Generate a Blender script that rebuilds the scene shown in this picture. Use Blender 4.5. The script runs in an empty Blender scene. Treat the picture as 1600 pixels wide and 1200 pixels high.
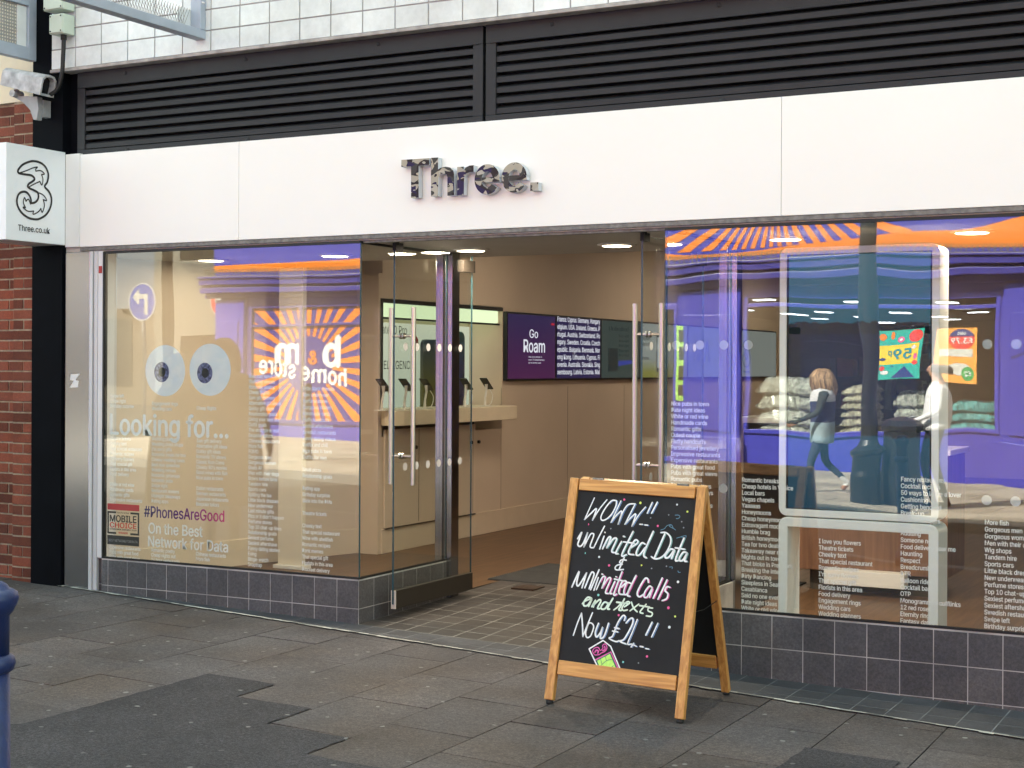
import bpy, bmesh, math, random
import numpy as np
from mathutils import Matrix, Vector

S = bpy.context.scene
C = S.collection
R = math.radians
random.seed(7)

# ------------------------------------------------------------------ camera
CAM = np.array([0.0, -8.0, 1.6]); FOC = 2350.0; HOR = 574.0
TH = math.atan(FOC / 4440.0); ROLL = math.atan(0.0047)
FW = np.array([-math.sin(TH), math.cos(TH), 0]); RT = np.array([math.cos(TH), math.sin(TH), 0]); UP = np.array([0, 0, 1.0])
R2 = RT * math.cos(ROLL) + UP * math.sin(ROLL); U2 = UP * math.cos(ROLL) - RT * math.sin(ROLL)
cd = bpy.data.cameras.new("camera"); cam = bpy.data.objects.new("camera", cd); C.objects.link(cam)
m = Matrix.Identity(4)
for i in range(3):
    m[i][0] = R2[i]; m[i][1] = U2[i]; m[i][2] = -FW[i]; m[i][3] = CAM[i]
cam.matrix_world = m
cd.sensor_fit = 'HORIZONTAL'; cd.sensor_width = 36; cd.lens = FOC / 1600 * 36
cd.shift_y = -26 / 1600; cd.clip_start = 0.05; cd.clip_end = 2000
S.camera = cam

# ------------------------------------------------------------------ world, sun, exposure
SUN_EL = R(40); SUN_DIR = Vector((-0.46, 0.89, 0)).normalized() * math.cos(SUN_EL) + Vector((0, 0, math.sin(SUN_EL)))
w = bpy.data.worlds.new("World"); S.world = w; w.use_nodes = True
nt = w.node_tree; bg = nt.nodes['Background']
sky = nt.nodes.new('ShaderNodeTexSky'); sky.sky_type = 'NISHITA'; sky.sun_disc = False
sky.sun_elevation = SUN_EL; sky.sun_rotation = math.atan2(SUN_DIR.x, SUN_DIR.y); sky.air_density = 1.0; sky.dust_density = 1.6; sky.ozone_density = 0.9
hsv = nt.nodes.new('ShaderNodeHueSaturation'); hsv.inputs['Saturation'].default_value = .42     # thin high haze: a paler, less blue sky
nt.links.new(sky.outputs[0], hsv.inputs['Color']); tn = nt.nodes.new('ShaderNodeMix'); tn.data_type = 'RGBA'; tn.blend_type = 'MULTIPLY'; tn.inputs[0].default_value = 1; tn.inputs[7].default_value = (.945, 1.128, .965, 1)
nt.links.new(hsv.outputs[0], tn.inputs[6]); nt.links.new(tn.outputs[2], bg.inputs[0]); bg.inputs[1].default_value = 0.13
sl = bpy.data.lights.new("sun", 'SUN'); sl.energy = 4.7; sl.angle = R(0.53); sl.color = (1, 0.93, 0.82)
so = bpy.data.objects.new("sun", sl); C.objects.link(so); so.rotation_euler = (-SUN_DIR).to_track_quat('-Z', 'Y').to_euler()
S.view_settings.view_transform = 'Standard'; S.view_settings.look = 'None'; S.view_settings.gamma = 1
S.view_settings.exposure = 2.58
S.render.engine = 'CYCLES'
S.cycles.max_bounces = 10; S.cycles.diffuse_bounces = 4; S.cycles.glossy_bounces = 5; S.cycles.transparent_max_bounces = 24
S.cycles.use_denoising = True; S.cycles.sample_clamp_indirect = 6; S.cycles.caustics_reflective = False; S.cycles.caustics_refractive = False

# ------------------------------------------------------------------ measuring helpers
def at(px, py, n, k):
    d = FW * FOC + R2 * (px - 800) + U2 * (HOR - py); n = np.array(n, float)
    t = (k - n @ CAM) / (n @ d); return CAM + t * d
def g(x): return -0.0255 * (x + 7.1)              # the street falls gently to the right

# ------------------------------------------------------------------ materials
def lin(h):
    h = h.lstrip('#'); c = [int(h[i:i + 2], 16) / 255 for i in (0, 2, 4)]
    return tuple(x / 12.92 if x <= .04045 else ((x + .055) / 1.055) ** 2.4 for x in c) + (1,)
def col(c): return lin(c) if isinstance(c, str) else (tuple(c) + (1,))[:4]
MATS = {}
def new(name):
    M = bpy.data.materials.new(name); M.use_nodes = True; n = M.node_tree
    return M, n, n.nodes['Principled BSDF']
def mat(name, c, rough=.5, metal=0, var=.08, scale=8, bump=0, bscale=60, spec=.5, coat=0):
    """a painted / solid surface with a little noise in tone and height"""
    if name in MATS: return MATS[name]
    M, n, p = new(name); c = col(c)
    p.inputs['Roughness'].default_value = rough; p.inputs['Metallic'].default_value = metal
    p.inputs['Specular IOR Level'].default_value = spec; p.inputs['Coat Weight'].default_value = coat
    tc = n.nodes.new('ShaderNodeTexCoord')
    if var:
        nz = n.nodes.new('ShaderNodeTexNoise'); nz.inputs['Scale'].default_value = scale; nz.inputs['Detail'].default_value = 6
        rp = n.nodes.new('ShaderNodeValToRGB')
        rp.color_ramp.elements[0].position = .3; rp.color_ramp.elements[1].position = .7
        rp.color_ramp.elements[0].color = tuple(x * (1 - var) for x in c[:3]) + (1,)
        rp.color_ramp.elements[1].color = tuple(min(1, x * (1 + var)) for x in c[:3]) + (1,)
        n.links.new(tc.outputs['Object'], nz.inputs['Vector']); n.links.new(nz.outputs['Fac'], rp.inputs['Fac'])
        n.links.new(rp.outputs['Color'], p.inputs['Base Color'])
    else: p.inputs['Base Color'].default_value = c
    if bump:
        b = n.nodes.new('ShaderNodeTexNoise'); b.inputs['Scale'].default_value = bscale; b.inputs['Detail'].default_value = 5
        bp = n.nodes.new('ShaderNodeBump'); bp.inputs['Strength'].default_value = bump; bp.inputs['Distance'].default_value = .01
        n.links.new(tc.outputs['Object'], b.inputs['Vector']); n.links.new(b.outputs['Fac'], bp.inputs['Height']); n.links.new(bp.outputs['Normal'], p.inputs['Normal'])
    MATS[name] = M; return M
def emit(name, c, s, c2=None, axis='Z', lo=0, hi=1):
    if name in MATS: return MATS[name]
    M, n, p = new(name); p.inputs['Base Color'].default_value = (.01, .01, .01, 1); p.inputs['Roughness'].default_value = .25
    p.inputs['Emission Strength'].default_value = s * .24; p.inputs['Emission Color'].default_value = col(c)
    if c2:
        ge = n.nodes.new('ShaderNodeNewGeometry'); sx = n.nodes.new('ShaderNodeSeparateXYZ'); mr = n.nodes.new('ShaderNodeMapRange'); mx = n.nodes.new('ShaderNodeMix'); mx.data_type = 'RGBA'
        n.links.new(ge.outputs['Position'], sx.inputs[0]); n.links.new(sx.outputs[axis], mr.inputs[0])
        mr.inputs[1].default_value = lo; mr.inputs[2].default_value = hi
        n.links.new(mr.outputs[0], mx.inputs[0]); mx.inputs[6].default_value = col(c); mx.inputs[7].default_value = col(c2)
        n.links.new(mx.outputs[2], p.inputs['Emission Color'])
    MATS[name] = M; return M
def glass(name, r0=.06, tint=(.97, .985, .97), wave=0.0):
    if name in MATS: return MATS[name]
    M, n, p = new(name); n.nodes.remove(p); out = n.nodes['Material Output']
    tr = n.nodes.new('ShaderNodeBsdfTransparent'); tr.inputs[0].default_value = tint + (1,)
    gl = n.nodes.new('ShaderNodeBsdfGlossy'); gl.inputs['Roughness'].default_value = 0.0; gl.inputs[0].default_value = (1, 1, 1, 1)
    lw = n.nodes.new('ShaderNodeLayerWeight'); lw.inputs[0].default_value = .5
    pw = n.nodes.new('ShaderNodeMath'); pw.operation = 'POWER'; pw.inputs[1].default_value = 5
    ma = n.nodes.new('ShaderNodeMath'); ma.operation = 'MULTIPLY_ADD'; ma.inputs[1].default_value = 1 - r0; ma.inputs[2].default_value = r0
    mx = n.nodes.new('ShaderNodeMixShader')
    n.links.new(lw.outputs['Facing'], pw.inputs[0]); n.links.new(pw.outputs[0], ma.inputs[0]); n.links.new(ma.outputs[0], mx.inputs[0])
    n.links.new(tr.outputs[0], mx.inputs[1]); n.links.new(gl.outputs[0], mx.inputs[2]); n.links.new(mx.outputs[0], out.inputs[0])
    if wave:
        tc = n.nodes.new('ShaderNodeTexCoord'); nz = n.nodes.new('ShaderNodeTexNoise'); nz.inputs['Scale'].default_value = 1.3; nz.inputs['Detail'].default_value = 1
        bp = n.nodes.new('ShaderNodeBump'); bp.inputs['Strength'].default_value = 1; bp.inputs['Distance'].default_value = wave
        n.links.new(tc.outputs['Object'], nz.inputs['Vector']); n.links.new(nz.outputs['Fac'], bp.inputs['Height']); n.links.new(bp.outputs['Normal'], gl.inputs['Normal'])
    MATS[name] = M; return M
def brushed(name, c=(.38, .38, .385), rough=.17):
    if name in MATS: return MATS[name]
    M, n, p = new(name); p.inputs['Metallic'].default_value = 1; p.inputs['Base Color'].default_value = c + (1,)
    tc = n.nodes.new('ShaderNodeTexCoord'); mp = n.nodes.new('ShaderNodeMapping'); mp.inputs['Scale'].default_value = (260, 260, 1.0)
    nz = n.nodes.new('ShaderNodeTexNoise'); nz.inputs['Scale'].default_value = 3; nz.inputs['Detail'].default_value = 6
    mr = n.nodes.new('ShaderNodeMapRange'); mr.inputs[3].default_value = rough - .03; mr.inputs[4].default_value = rough + .05
    n.links.new(tc.outputs['Object'], mp.inputs[0]); n.links.new(mp.outputs[0], nz.inputs['Vector']); n.links.new(nz.outputs['Fac'], mr.inputs[0]); n.links.new(mr.outputs[0], p.inputs['Roughness'])
    MATS[name] = M; return M
def wood(name, c1, c2, axis='X', rough=.5, scale=1.0, bump=.15):
    if name in MATS: return MATS[name]
    M, n, p = new(name); p.inputs['Roughness'].default_value = rough
    tc = n.nodes.new('ShaderNodeTexCoord'); mp = n.nodes.new('ShaderNodeMapping')
    s = {'X': (1.5, 26, 26), 'Y': (26, 1.5, 26), 'Z': (26, 26, 1.5)}[axis]; mp.inputs['Scale'].default_value = tuple(v * scale for v in s)
    nz = n.nodes.new('ShaderNodeTexNoise'); nz.inputs['Scale'].default_value = 2.2; nz.inputs['Detail'].default_value = 8; nz.inputs['Distortion'].default_value = .6
    n2 = n.nodes.new('ShaderNodeTexNoise'); n2.inputs['Scale'].default_value = 3; n2.inputs['Detail'].default_value = 3
    rp = n.nodes.new('ShaderNodeValToRGB'); rp.color_ramp.elements[0].position = .32; rp.color_ramp.elements[1].position = .68
    rp.color_ramp.elements[0].color = col(c1); rp.color_ramp.elements[1].color = col(c2)
    mx = n.nodes.new('ShaderNodeMix'); mx.data_type = 'RGBA'; mx.blend_type = 'MULTIPLY'; mx.inputs[0].default_value = .35
    n.links.new(tc.outputs['Object'], mp.inputs[0]); n.links.new(mp.outputs[0], nz.inputs['Vector']); n.links.new(tc.outputs['Object'], n2.inputs['Vector'])
    n.links.new(nz.outputs['Fac'], rp.inputs[0]); n.links.new(rp.outputs[0], mx.inputs[6]); n.links.new(n2.outputs['Fac'], mx.inputs[7]); n.links.new(mx.outputs[2], p.inputs['Base Color'])
    bp = n.nodes.new('ShaderNodeBump'); bp.inputs['Strength'].default_value = bump; bp.inputs['Distance'].default_value = .004
    n.links.new(nz.outputs['Fac'], bp.inputs['Height']); n.links.new(bp.outputs[0], p.inputs['Normal'])
    MATS[name] = M; return M
def attr_mat(name, c, rough=.7, var=.25, spots=True, nscale=5, bump=.3, hue=(1, 1, 1), spec=.3, fine=.18, mid=.12):
    """tiles / slabs / bricks: per-piece random tone from the mesh attribute 'tone', worn by noise"""
    if name in MATS: return MATS[name]
    M, n, p = new(name); p.inputs['Roughness'].default_value = rough; p.inputs['Specular IOR Level'].default_value = spec; c = col(c)
    L = n.links.new
    at_ = n.nodes.new('ShaderNodeAttribute'); at_.attribute_name = 'tone'
    tc = n.nodes.new('ShaderNodeTexCoord')
    nz = n.nodes.new('ShaderNodeTexNoise'); nz.inputs['Scale'].default_value = nscale * .3; nz.inputs['Detail'].default_value = 8; nz.inputs['Roughness'].default_value = .65
    nf = n.nodes.new('ShaderNodeTexNoise'); nf.inputs['Scale'].default_value = nscale * 26; nf.inputs['Detail'].default_value = 3
    L(tc.outputs['Object'], nz.inputs['Vector']); L(tc.outputs['Object'], nf.inputs['Vector'])
    a = n.nodes.new('ShaderNodeMapRange'); a.inputs[3].default_value = 1 - var; a.inputs[4].default_value = 1 + var; L(at_.outputs['Fac'], a.inputs[0])
    b = n.nodes.new('ShaderNodeMapRange'); b.inputs[1].default_value = .3; b.inputs[2].default_value = .7; b.inputs[3].default_value = .68; b.inputs[4].default_value = 1.30; L(nz.outputs['Fac'], b.inputs[0])
    d = n.nodes.new('ShaderNodeMapRange'); d.inputs[1].default_value = .3; d.inputs[2].default_value = .7; d.inputs[3].default_value = 1 - fine; d.inputs[4].default_value = 1 + fine; L(nf.outputs['Fac'], d.inputs[0])
    nm_ = n.nodes.new('ShaderNodeTexNoise'); nm_.inputs['Scale'].default_value = nscale * 9; nm_.inputs['Detail'].default_value = 5; L(tc.outputs['Object'], nm_.inputs['Vector'])
    dm = n.nodes.new('ShaderNodeMapRange'); dm.inputs[1].default_value = .35; dm.inputs[2].default_value = .65; dm.inputs[3].default_value = 1 - mid; dm.inputs[4].default_value = 1 + mid; L(nm_.outputs['Fac'], dm.inputs[0])
    m0 = n.nodes.new('ShaderNodeMath'); m0.operation = 'MULTIPLY'; L(d.outputs[0], m0.inputs[0]); L(dm.outputs[0], m0.inputs[1])
    m1 = n.nodes.new('ShaderNodeMath'); m1.operation = 'MULTIPLY'; m2 = n.nodes.new('ShaderNodeMath'); m2.operation = 'MULTIPLY'
    L(a.outputs[0], m1.inputs[0]); L(b.outputs[0], m1.inputs[1]); L(m1.outputs[0], m2.inputs[0]); L(m0.outputs[0], m2.inputs[1])
    vm = n.nodes.new('ShaderNodeVectorMath'); vm.operation = 'SCALE'; vm.inputs[0].default_value = c[:3]; L(m2.outputs[0], vm.inputs['Scale'])
    last = vm.outputs[0]
    # a drift of hue (warm dust / rust) over large patches
    nh = n.nodes.new('ShaderNodeTexNoise'); nh.inputs['Scale'].default_value = 1.1; nh.inputs['Detail'].default_value = 3; L(tc.outputs['Object'], nh.inputs['Vector'])
    mh = n.nodes.new('ShaderNodeMix'); mh.data_type = 'RGBA'; mh.blend_type = 'MULTIPLY'; mh.inputs[7].default_value = hue + (1,)
    hr = n.nodes.new('ShaderNodeMapRange'); hr.inputs[1].default_value = .42; hr.inputs[2].default_value = .65; L(nh.outputs['Fac'], hr.inputs[0]); L(hr.outputs[0], mh.inputs[0]); L(last, mh.inputs[6]); last = mh.outputs[2]
    if spots:       # trodden chewing gum and small litter
        vo = n.nodes.new('ShaderNodeTexVoronoi'); vo.voronoi_dimensions = '2D'; vo.inputs['Scale'].default_value = 4.2; L(tc.outputs['Object'], vo.inputs['Vector'])
        nd = n.nodes.new('ShaderNodeTexNoise'); nd.inputs['Scale'].default_value = 34; L(tc.outputs['Object'], nd.inputs['Vector'])
        ad = n.nodes.new('ShaderNodeMath'); ad.operation = 'MULTIPLY_ADD'; ad.inputs[1].default_value = .10; L(nd.outputs['Fac'], ad.inputs[0]); L(vo.outputs['Distance'], ad.inputs[2])
        lt = n.nodes.new('ShaderNodeMapRange'); lt.inputs[1].default_value = .108; lt.inputs[2].default_value = .086; L(ad.outputs[0], lt.inputs[0])
        sc = n.nodes.new('ShaderNodeSeparateColor'); L(vo.outputs['Color'], sc.inputs[0])
        gt = n.nodes.new('ShaderNodeMapRange'); gt.inputs[1].default_value = .35; gt.inputs[2].default_value = 1.3; L(sc.outputs[0], gt.inputs[0])
        mm = n.nodes.new('ShaderNodeMath'); mm.operation = 'MULTIPLY'; L(lt.outputs[0], mm.inputs[0]); L(gt.outputs[0], mm.inputs[1])
        ms = n.nodes.new('ShaderNodeMix'); ms.data_type = 'RGBA'; L(mm.outputs[0], ms.inputs[0]); L(last, ms.inputs[6]); ms.inputs[7].default_value = (.33, .32, .3, 1); last = ms.outputs[2]
    L(last, p.inputs['Base Color'])
    if bump:
        bp = n.nodes.new('ShaderNodeBump'); bp.inputs['Strength'].default_value = bump; bp.inputs['Distance'].default_value = .004; L(nf.outputs['Fac'], bp.inputs['Height']); L(bp.outputs[0], p.inputs['Normal'])
    MATS[name] = M; return M

# ------------------------------------------------------------------ object helpers
ORG = {}
def link(o, parent=None):
    C.objects.link(o)
    if parent is not None: o.parent = parent
    return o
def tag(o, label=None, cat=None, group=None, kind=None):
    if label: o['label'] = label
    if cat: o['category'] = cat
    if group: o['group'] = group
    if kind: o['kind'] = kind
    return o
def thing(name, label, cat, loc=(0, 0, 0), group=None):
    o = bpy.data.objects.new(name, None); o.empty_display_size = .1; o.location = loc; C.objects.link(o); ORG[o.name] = Vector(loc)
    return tag(o, label, cat, group)
class MB:
    """collects shapes in world coordinates, then links them as ONE mesh object"""
    def __init__(s): s.v = []; s.f = []; s.mi = []; s.tone = []; s.cur = 0; s.t = .5
    def add(s, vs, fs, mi=None):
        b = len(s.v); s.v += [tuple(map(float, v)) for v in vs]
        for f in fs: s.f.append([b + i for i in f]); s.mi.append(s.cur if mi is None else mi); s.tone.append(s.t)
        return s
    def box(s, x0, x1, y0, y1, z0, z1, mi=None):
        x0, x1 = sorted((x0, x1)); y0, y1 = sorted((y0, y1)); z0, z1 = sorted((z0, z1))
        return s.add([(x0, y0, z0), (x1, y0, z0), (x1, y1, z0), (x0, y1, z0), (x0, y0, z1), (x1, y0, z1), (x1, y1, z1), (x0, y1, z1)],
                     [(0, 3, 2, 1), (4, 5, 6, 7), (0, 1, 5, 4), (1, 2, 6, 5), (2, 3, 7, 6), (3, 0, 4, 7)], mi)
    def hexa(s, p, mi=None):   # eight corners: bottom ring then top ring
        return s.add(p, [(0, 3, 2, 1), (4, 5, 6, 7), (0, 1, 5, 4), (1, 2, 6, 5), (2, 3, 7, 6), (3, 0, 4, 7)], mi)
    def prism(s, ring, off, mi=None):  # planar ring of points pushed by a vector
        n = len(ring); off = Vector(off); a = [Vector(p) for p in ring]; nrm = Vector((0, 0, 0))
        for i in range(n): nrm += a[i].cross(a[(i + 1) % n])
        if nrm.dot(off) > 0: a = a[::-1]
        b = [p + off for p in a]
        return s.add(a + b, [tuple(range(n)), tuple(range(2 * n - 1, n - 1, -1))] + [(i, n + i, n + (i + 1) % n, (i + 1) % n) for i in range(n)], mi)
    def tube(s, pts, r, n=10, caps=True, mi=None):
        pts = [Vector(p) for p in pts]; rs = r if isinstance(r, (list, tuple)) else [r] * len(pts); rings = []; prev = None
        for i, p in enumerate(pts):
            d = (pts[min(i + 1, len(pts) - 1)] - pts[max(i - 1, 0)]).normalized()
            u = d.orthogonal().normalized() if prev is None else (prev - d * prev.dot(d)).normalized()
            prev = u; v = d.cross(u); rings.append([p + (u * math.cos(6.2832 * k / n) + v * math.sin(6.2832 * k / n)) * rs[i] for k in range(n)])
        fs = []
        for i in range(len(pts) - 1):
            for k in range(n): fs.append((i * n + k, i * n + (k + 1) % n, (i + 1) * n + (k + 1) % n, (i + 1) * n + k))
        if caps: fs += [tuple(range(n - 1, -1, -1)), tuple((len(pts) - 1) * n + k for k in range(n))]
        return s.add([p for r_ in rings for p in r_], fs, mi)
    def lathe(s, prof, c, n=28, axis='Z', mi=None):   # prof: (r, h)
        vs = []; fs = []
        for r, h in prof:
            for k in range(n):
                a = 6.2832 * k / n
                q = (r * math.cos(a), r * math.sin(a), h) if axis == 'Z' else (r * math.cos(a), -h, r * math.sin(a))
                vs.append((c[0] + q[0], c[1] + q[1], c[2] + q[2]))
        for i in range(len(prof) - 1):
            for k in range(n): fs.append((i * n + k, i * n + (k + 1) % n, (i + 1) * n + (k + 1) % n, (i + 1) * n + k))
        fs += [tuple(range(n - 1, -1, -1)), tuple((len(prof) - 1) * n + k for k in range(n))]
        return s.add(vs, fs, mi)
    def ribbon(s, pts, wd, nrm, mi=None, th=.0006):   # flat stroke of width wd (pen-like), lying on a plane with normal nrm
        pts = [Vector(p) for p in pts]; nrm = Vector(nrm).normalized()
        if len(pts) < 2: return s
        L_ = []; R_ = []
        for i, p in enumerate(pts):
            d = (pts[min(i + 1, len(pts) - 1)] - pts[max(i - 1, 0)]).normalized(); sd = nrm.cross(d).normalized() * wd / 2
            L_.append(p + sd); R_.append(p - sd)
        n = len(pts); fs = [(i, n + i, n + i + 1, i + 1) for i in range(n - 1)]
        s.add([q + nrm * th for q in L_ + R_], fs, mi)
        for p in (pts[0], pts[-1]): s.disc(p + nrm * th, nrm, wd / 2, 8, mi)
        return s
    def disc(s, c, nrm, r, n=20, mi=None, r2=None):
        nrm = Vector(nrm).normalized(); u = Vector((0, 0, 1)); u = (u - nrm * u.dot(nrm)).normalized(); v = u.cross(nrm); c = Vector(c); r2 = r2 or r
        vs = [c + v * r * math.cos(6.2832 * k / n) + u * r2 * math.sin(6.2832 * k / n) for k in range(n)]
        a = (vs[1] - vs[0]).cross(vs[2] - vs[1])
        return s.add(vs, [tuple(range(n)) if a.dot(nrm) > 0 else tuple(range(n - 1, -1, -1))], mi)
    def build(s, name, mats, parent=None, smooth=False, bevel=0, seg=2):
        me = bpy.data.meshes.new(name); org = ORG.get(parent.name, Vector()) if parent is not None else Vector()
        me.from_pydata([tuple(Vector(v) - org) for v in s.v], [], s.f)
        for M in (mats if isinstance(mats, (list, tuple)) else [mats]): me.materials.append(M)
        me.polygons.foreach_set('material_index', s.mi)
        a = me.attributes.new('tone', 'FLOAT', 'FACE'); a.data.foreach_set('value', s.tone)
        if smooth: me.polygons.foreach_set('use_smooth', [True] * len(me.polygons))
        me.update()
        o = bpy.data.objects.new(name, me); link(o, parent)
        if parent is not None: ORG[o.name] = Vector(org) if False else Vector(org)
        if bevel:
            b = o.modifiers.new('bevel', 'BEVEL'); b.width = bevel; b.segments = seg; b.limit_method = 'ANGLE'; b.angle_limit = R(40); b.harden_normals = False
        return o
def crom(pts, k=6, closed=False):
    P_ = [Vector(p) for p in pts]; n = len(P_); out = []
    if n < 3: return P_
    for i in range(n if closed else n - 1):
        p0 = P_[(i - 1) % n] if closed or i > 0 else P_[0]; p1 = P_[i]; p2 = P_[(i + 1) % n]; p3 = P_[(i + 2) % n] if closed or i + 2 < n else P_[-1]
        for j in range(k):
            t = j / k; out.append(.5 * ((2 * p1) + (p2 - p0) * t + (2 * p0 - 5 * p1 + 4 * p2 - p3) * t * t + (3 * p1 - p0 - 3 * p2 + p3) * t ** 3))
    if not closed: out.append(P_[-1])
    return out
def dup(o, parent=None):
    c = o.copy(); C.objects.link(c); c.parent = parent
    for ch in o.children: dup(ch, c)
    return c

# ------------------------------------------------------------------ lettering
import os
FONT = None
try:
    fp = os.path.join(bpy.utils.system_resource('DATAFILES'), 'fonts', 'Inter.woff2')
    FONT = bpy.data.fonts.load(fp)
except Exception: FONT = None
FACING = {'-y': Matrix(((1, 0, 0), (0, 0, -1), (0, 1, 0))), '+y': Matrix(((-1, 0, 0), (0, 0, 1), (0, 1, 0))), '+x': Matrix(((0, 0, 1), (1, 0, 0), (0, 1, 0)))}
def text_geo(s, size=1, ext=0, line=1.0, align='LEFT', squeeze=1.0, res=3):
    cu = bpy.data.curves.new('lettering', 'FONT'); cu.body = s; cu.size = size; cu.extrude = ext
    cu.space_line = line; cu.align_x = align; cu.resolution_u = res
    if FONT: cu.font = FONT
    o = bpy.data.objects.new('lettering', cu); C.objects.link(o)
    dg = bpy.context.evaluated_depsgraph_get(); dg.update()
    me = bpy.data.meshes.new_from_object(o.evaluated_get(dg))
    vs = [Vector((v.co.x * squeeze, v.co.y, v.co.z)) for v in me.vertices]; fs = [tuple(p.vertices) for p in me.polygons]
    bpy.data.objects.remove(o); bpy.data.curves.remove(cu); bpy.data.meshes.remove(me)
    return vs, fs
CAPH = max(v.y for v in text_geo('H', 1)[0])
def letters(mb, s, pos, facing='-y', size=.1, width=None, cap=None, mi=None, **kw):
    """writes s with its baseline start at pos; cap/width fix the real size of the lettering"""
    size = (cap or size * .727) / CAPH
    bold = kw.pop('bold', 0); vs, fs = text_geo(s, size, **kw)
    if not vs: return mb
    if bold > 0:          # heavier strokes: the outline laid down again a little to each side
        d = bold * size * CAPH / .727; offs = [(0, 0), (d, 0), (-d, 0), (0, d * .7), (0, -d * .7)] if bold > .015 else [(-d, 0), (d, 0)]
        v0, f0_, vs, fs = vs, fs, [], []
        for q, (dx, dy) in enumerate(offs):
            n_ = len(vs); vs += [Vector((v.x + dx, v.y + dy, v.z + q * .0003)) for v in v0]; fs += [tuple(n_ + i for i in f) for f in f0_]
    if width:
        x0 = min(v.x for v in vs); x1 = max(v.x for v in vs); k = width / (x1 - x0)
        vs = [Vector(((v.x - x0) * k, v.y, v.z)) for v in vs]
    M = FACING[facing]; p = Vector(pos)
    return mb.add([p + M @ v for v in vs], fs, mi)

# ================================================================== THE SETTING
def sheet(name, poly, z_off, M, kind='structure', zf=g):
    b = MB(); b.add([(x, y, zf(x) + z_off) for x, y in poly], [tuple(range(len(poly)))])
    o = b.build(name, M); o['kind'] = kind; return o
m_asph = attr_mat('asphalt', (.041, .037, .040), .85, .0, True, 6, .9, fine=.6, mid=.28)
m_road = attr_mat('road_asphalt', (.07, .068, .065), .85, .0, False, 4, .5)
m_slab = attr_mat('paving_slab', (.078, .068, .0685), .75, .18, True, 5, .6, hue=(1.0, .88, .75), fine=.42, mid=.22)
m_sand = attr_mat('pale_paving', (.40, .35, .28), .8, .12, False, 3, .2)
m_tile = attr_mat('grey_tile', (.072, .071, .077), .5, .16, False, 8, .12, hue=(1, .93, .84), spec=.4, mid=.2)
m_grout = mat('grout', (.42, .41, .40), .8, var=.35, scale=5)
m_dark_joint = mat('dark_joint', (.012, .012, .012), .95)
sheet('ground', [(-300, -300), (300, -300), (300, 300), (-300, 300)], -.16, m_road)
sheet('road', [(-60, -9.0), (40, -9.0), (40, -5.35), (-60, -5.35)], -.11, m_road)

def slabs(x0, x1, y0, y1, w, l, gap, name, M, z=0.0, x_anchor=-5.2, y_anchor=-1.64, tilt=.002):
    b = MB(); rnd = random.Random(3)
    i0 = int(math.floor((x0 - x_anchor) / w)); i1 = int(math.ceil((x1 - x_anchor) / w))
    for i in range(i0, i1):
        xa = x_anchor + i * w; off = (i % 2) * l / 2 + (.03 if i % 3 == 0 else 0)
        j0 = int(math.floor((y0 - y_anchor - off) / l)); j1 = int(math.ceil((y1 - y_anchor - off) / l))
        for j in range(j0, j1 + 1):
            ya = max(y0, y_anchor - off + j * l); yb = min(y1, y_anchor - off + (j + 1) * l)
            if yb - ya < .05: continue
            b.t = rnd.random(); gp = gap * rnd.uniform(.4, 1.5)
            c = [(xa + gp, ya + gp), (xa + w - gp, ya + gp), (xa + w - gp, yb - gp), (xa + gp, yb - gp)]
            zz = [rnd.uniform(-tilt, tilt) for _ in c]
            b.hexa([(x, y, g(x) + z - .05) for x, y in c] + [(x, y, g(x) + z + q) for (x, y), q in zip(c, zz)])
    b.cur = 1; b.t = .5
    b.add([(x, y, g(x) + z - .008) for x, y in ((x0, y0), (x1, y0), (x1, y1), (x0, y1))], [(0, 1, 2, 3)])
    o = b.build(name, [M, m_dark_joint]); o['kind'] = 'structure'; return o
slabs(-16, 9, -5.2, 0.3, .4575, .66, .0034, 'pavement', m_slab)
slabs(-19.6, 12, -15.6, -9.2, .6, .6, .004, 'pavement', m_sand, z=0.0, x_anchor=-19.6, y_anchor=-9.2)
kb = MB()
for x in np.arange(-16, 9, .92): kb.t = random.random(); kb.hexa([(x + a * .915, y, g(x + a * .915) + z) for z in (-.16, .0) for a, y in ((0, -5.36), (1, -5.36), (1, -5.205), (0, -5.205))])
kb.build('kerb', attr_mat('kerb_stone', (.2, .2, .19), .8, .1, False))['kind'] = 'structure'
kb = MB()
for x in np.arange(-30, 12, .92): kb.t = random.random(); kb.hexa([(x + a * .915, y, g(x + a * .915) + z) for z in (-.16, .0) for a, y in ((0, -9.195), (1, -9.195), (1, -9.04), (0, -9.04))])
kb.build('kerb', MATS['kerb_stone'])['kind'] = 'structure'
# tarmac patches let into the slabs, with ragged edges
rr = random.Random(11)
def ragged(poly, step=.06, amp=.008):
    out = []
    for i in range(len(poly)):
        a = np.array(poly[i]); b_ = np.array(poly[(i + 1) % len(poly)]); n = max(1, int(np.linalg.norm(b_ - a) / step))
        for k in range(n): out.append(tuple(a + (b_ - a) * k / n + (np.array([rr.uniform(-amp, amp), rr.uniform(-amp, amp)]) if k else 0)))
    return out
pp = ragged([(-5.19, -1.65), (-4.745, -1.645), (-4.745, -1.98), (-4.29, -1.97), (-4.29, -2.33), (-3.83, -2.325), (-3.83, -2.655), (-3.38, -2.66), (-3.38, -5.1), (-6.6, -5.1), (-6.1, -3.75), (-5.55, -3.3), (-5.2, -2.95)])
b = MB(); b.add([(x, y, g(x) + .0045) for x, y in pp], [tuple(range(len(pp)))]); o = b.build('tarmac_patch', m_asph); o['kind'] = 'structure'
pp = ragged([(-2.02, -1.31), (-1.585, -1.31), (-1.585, -2.2), (-2.02, -2.2)])
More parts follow.
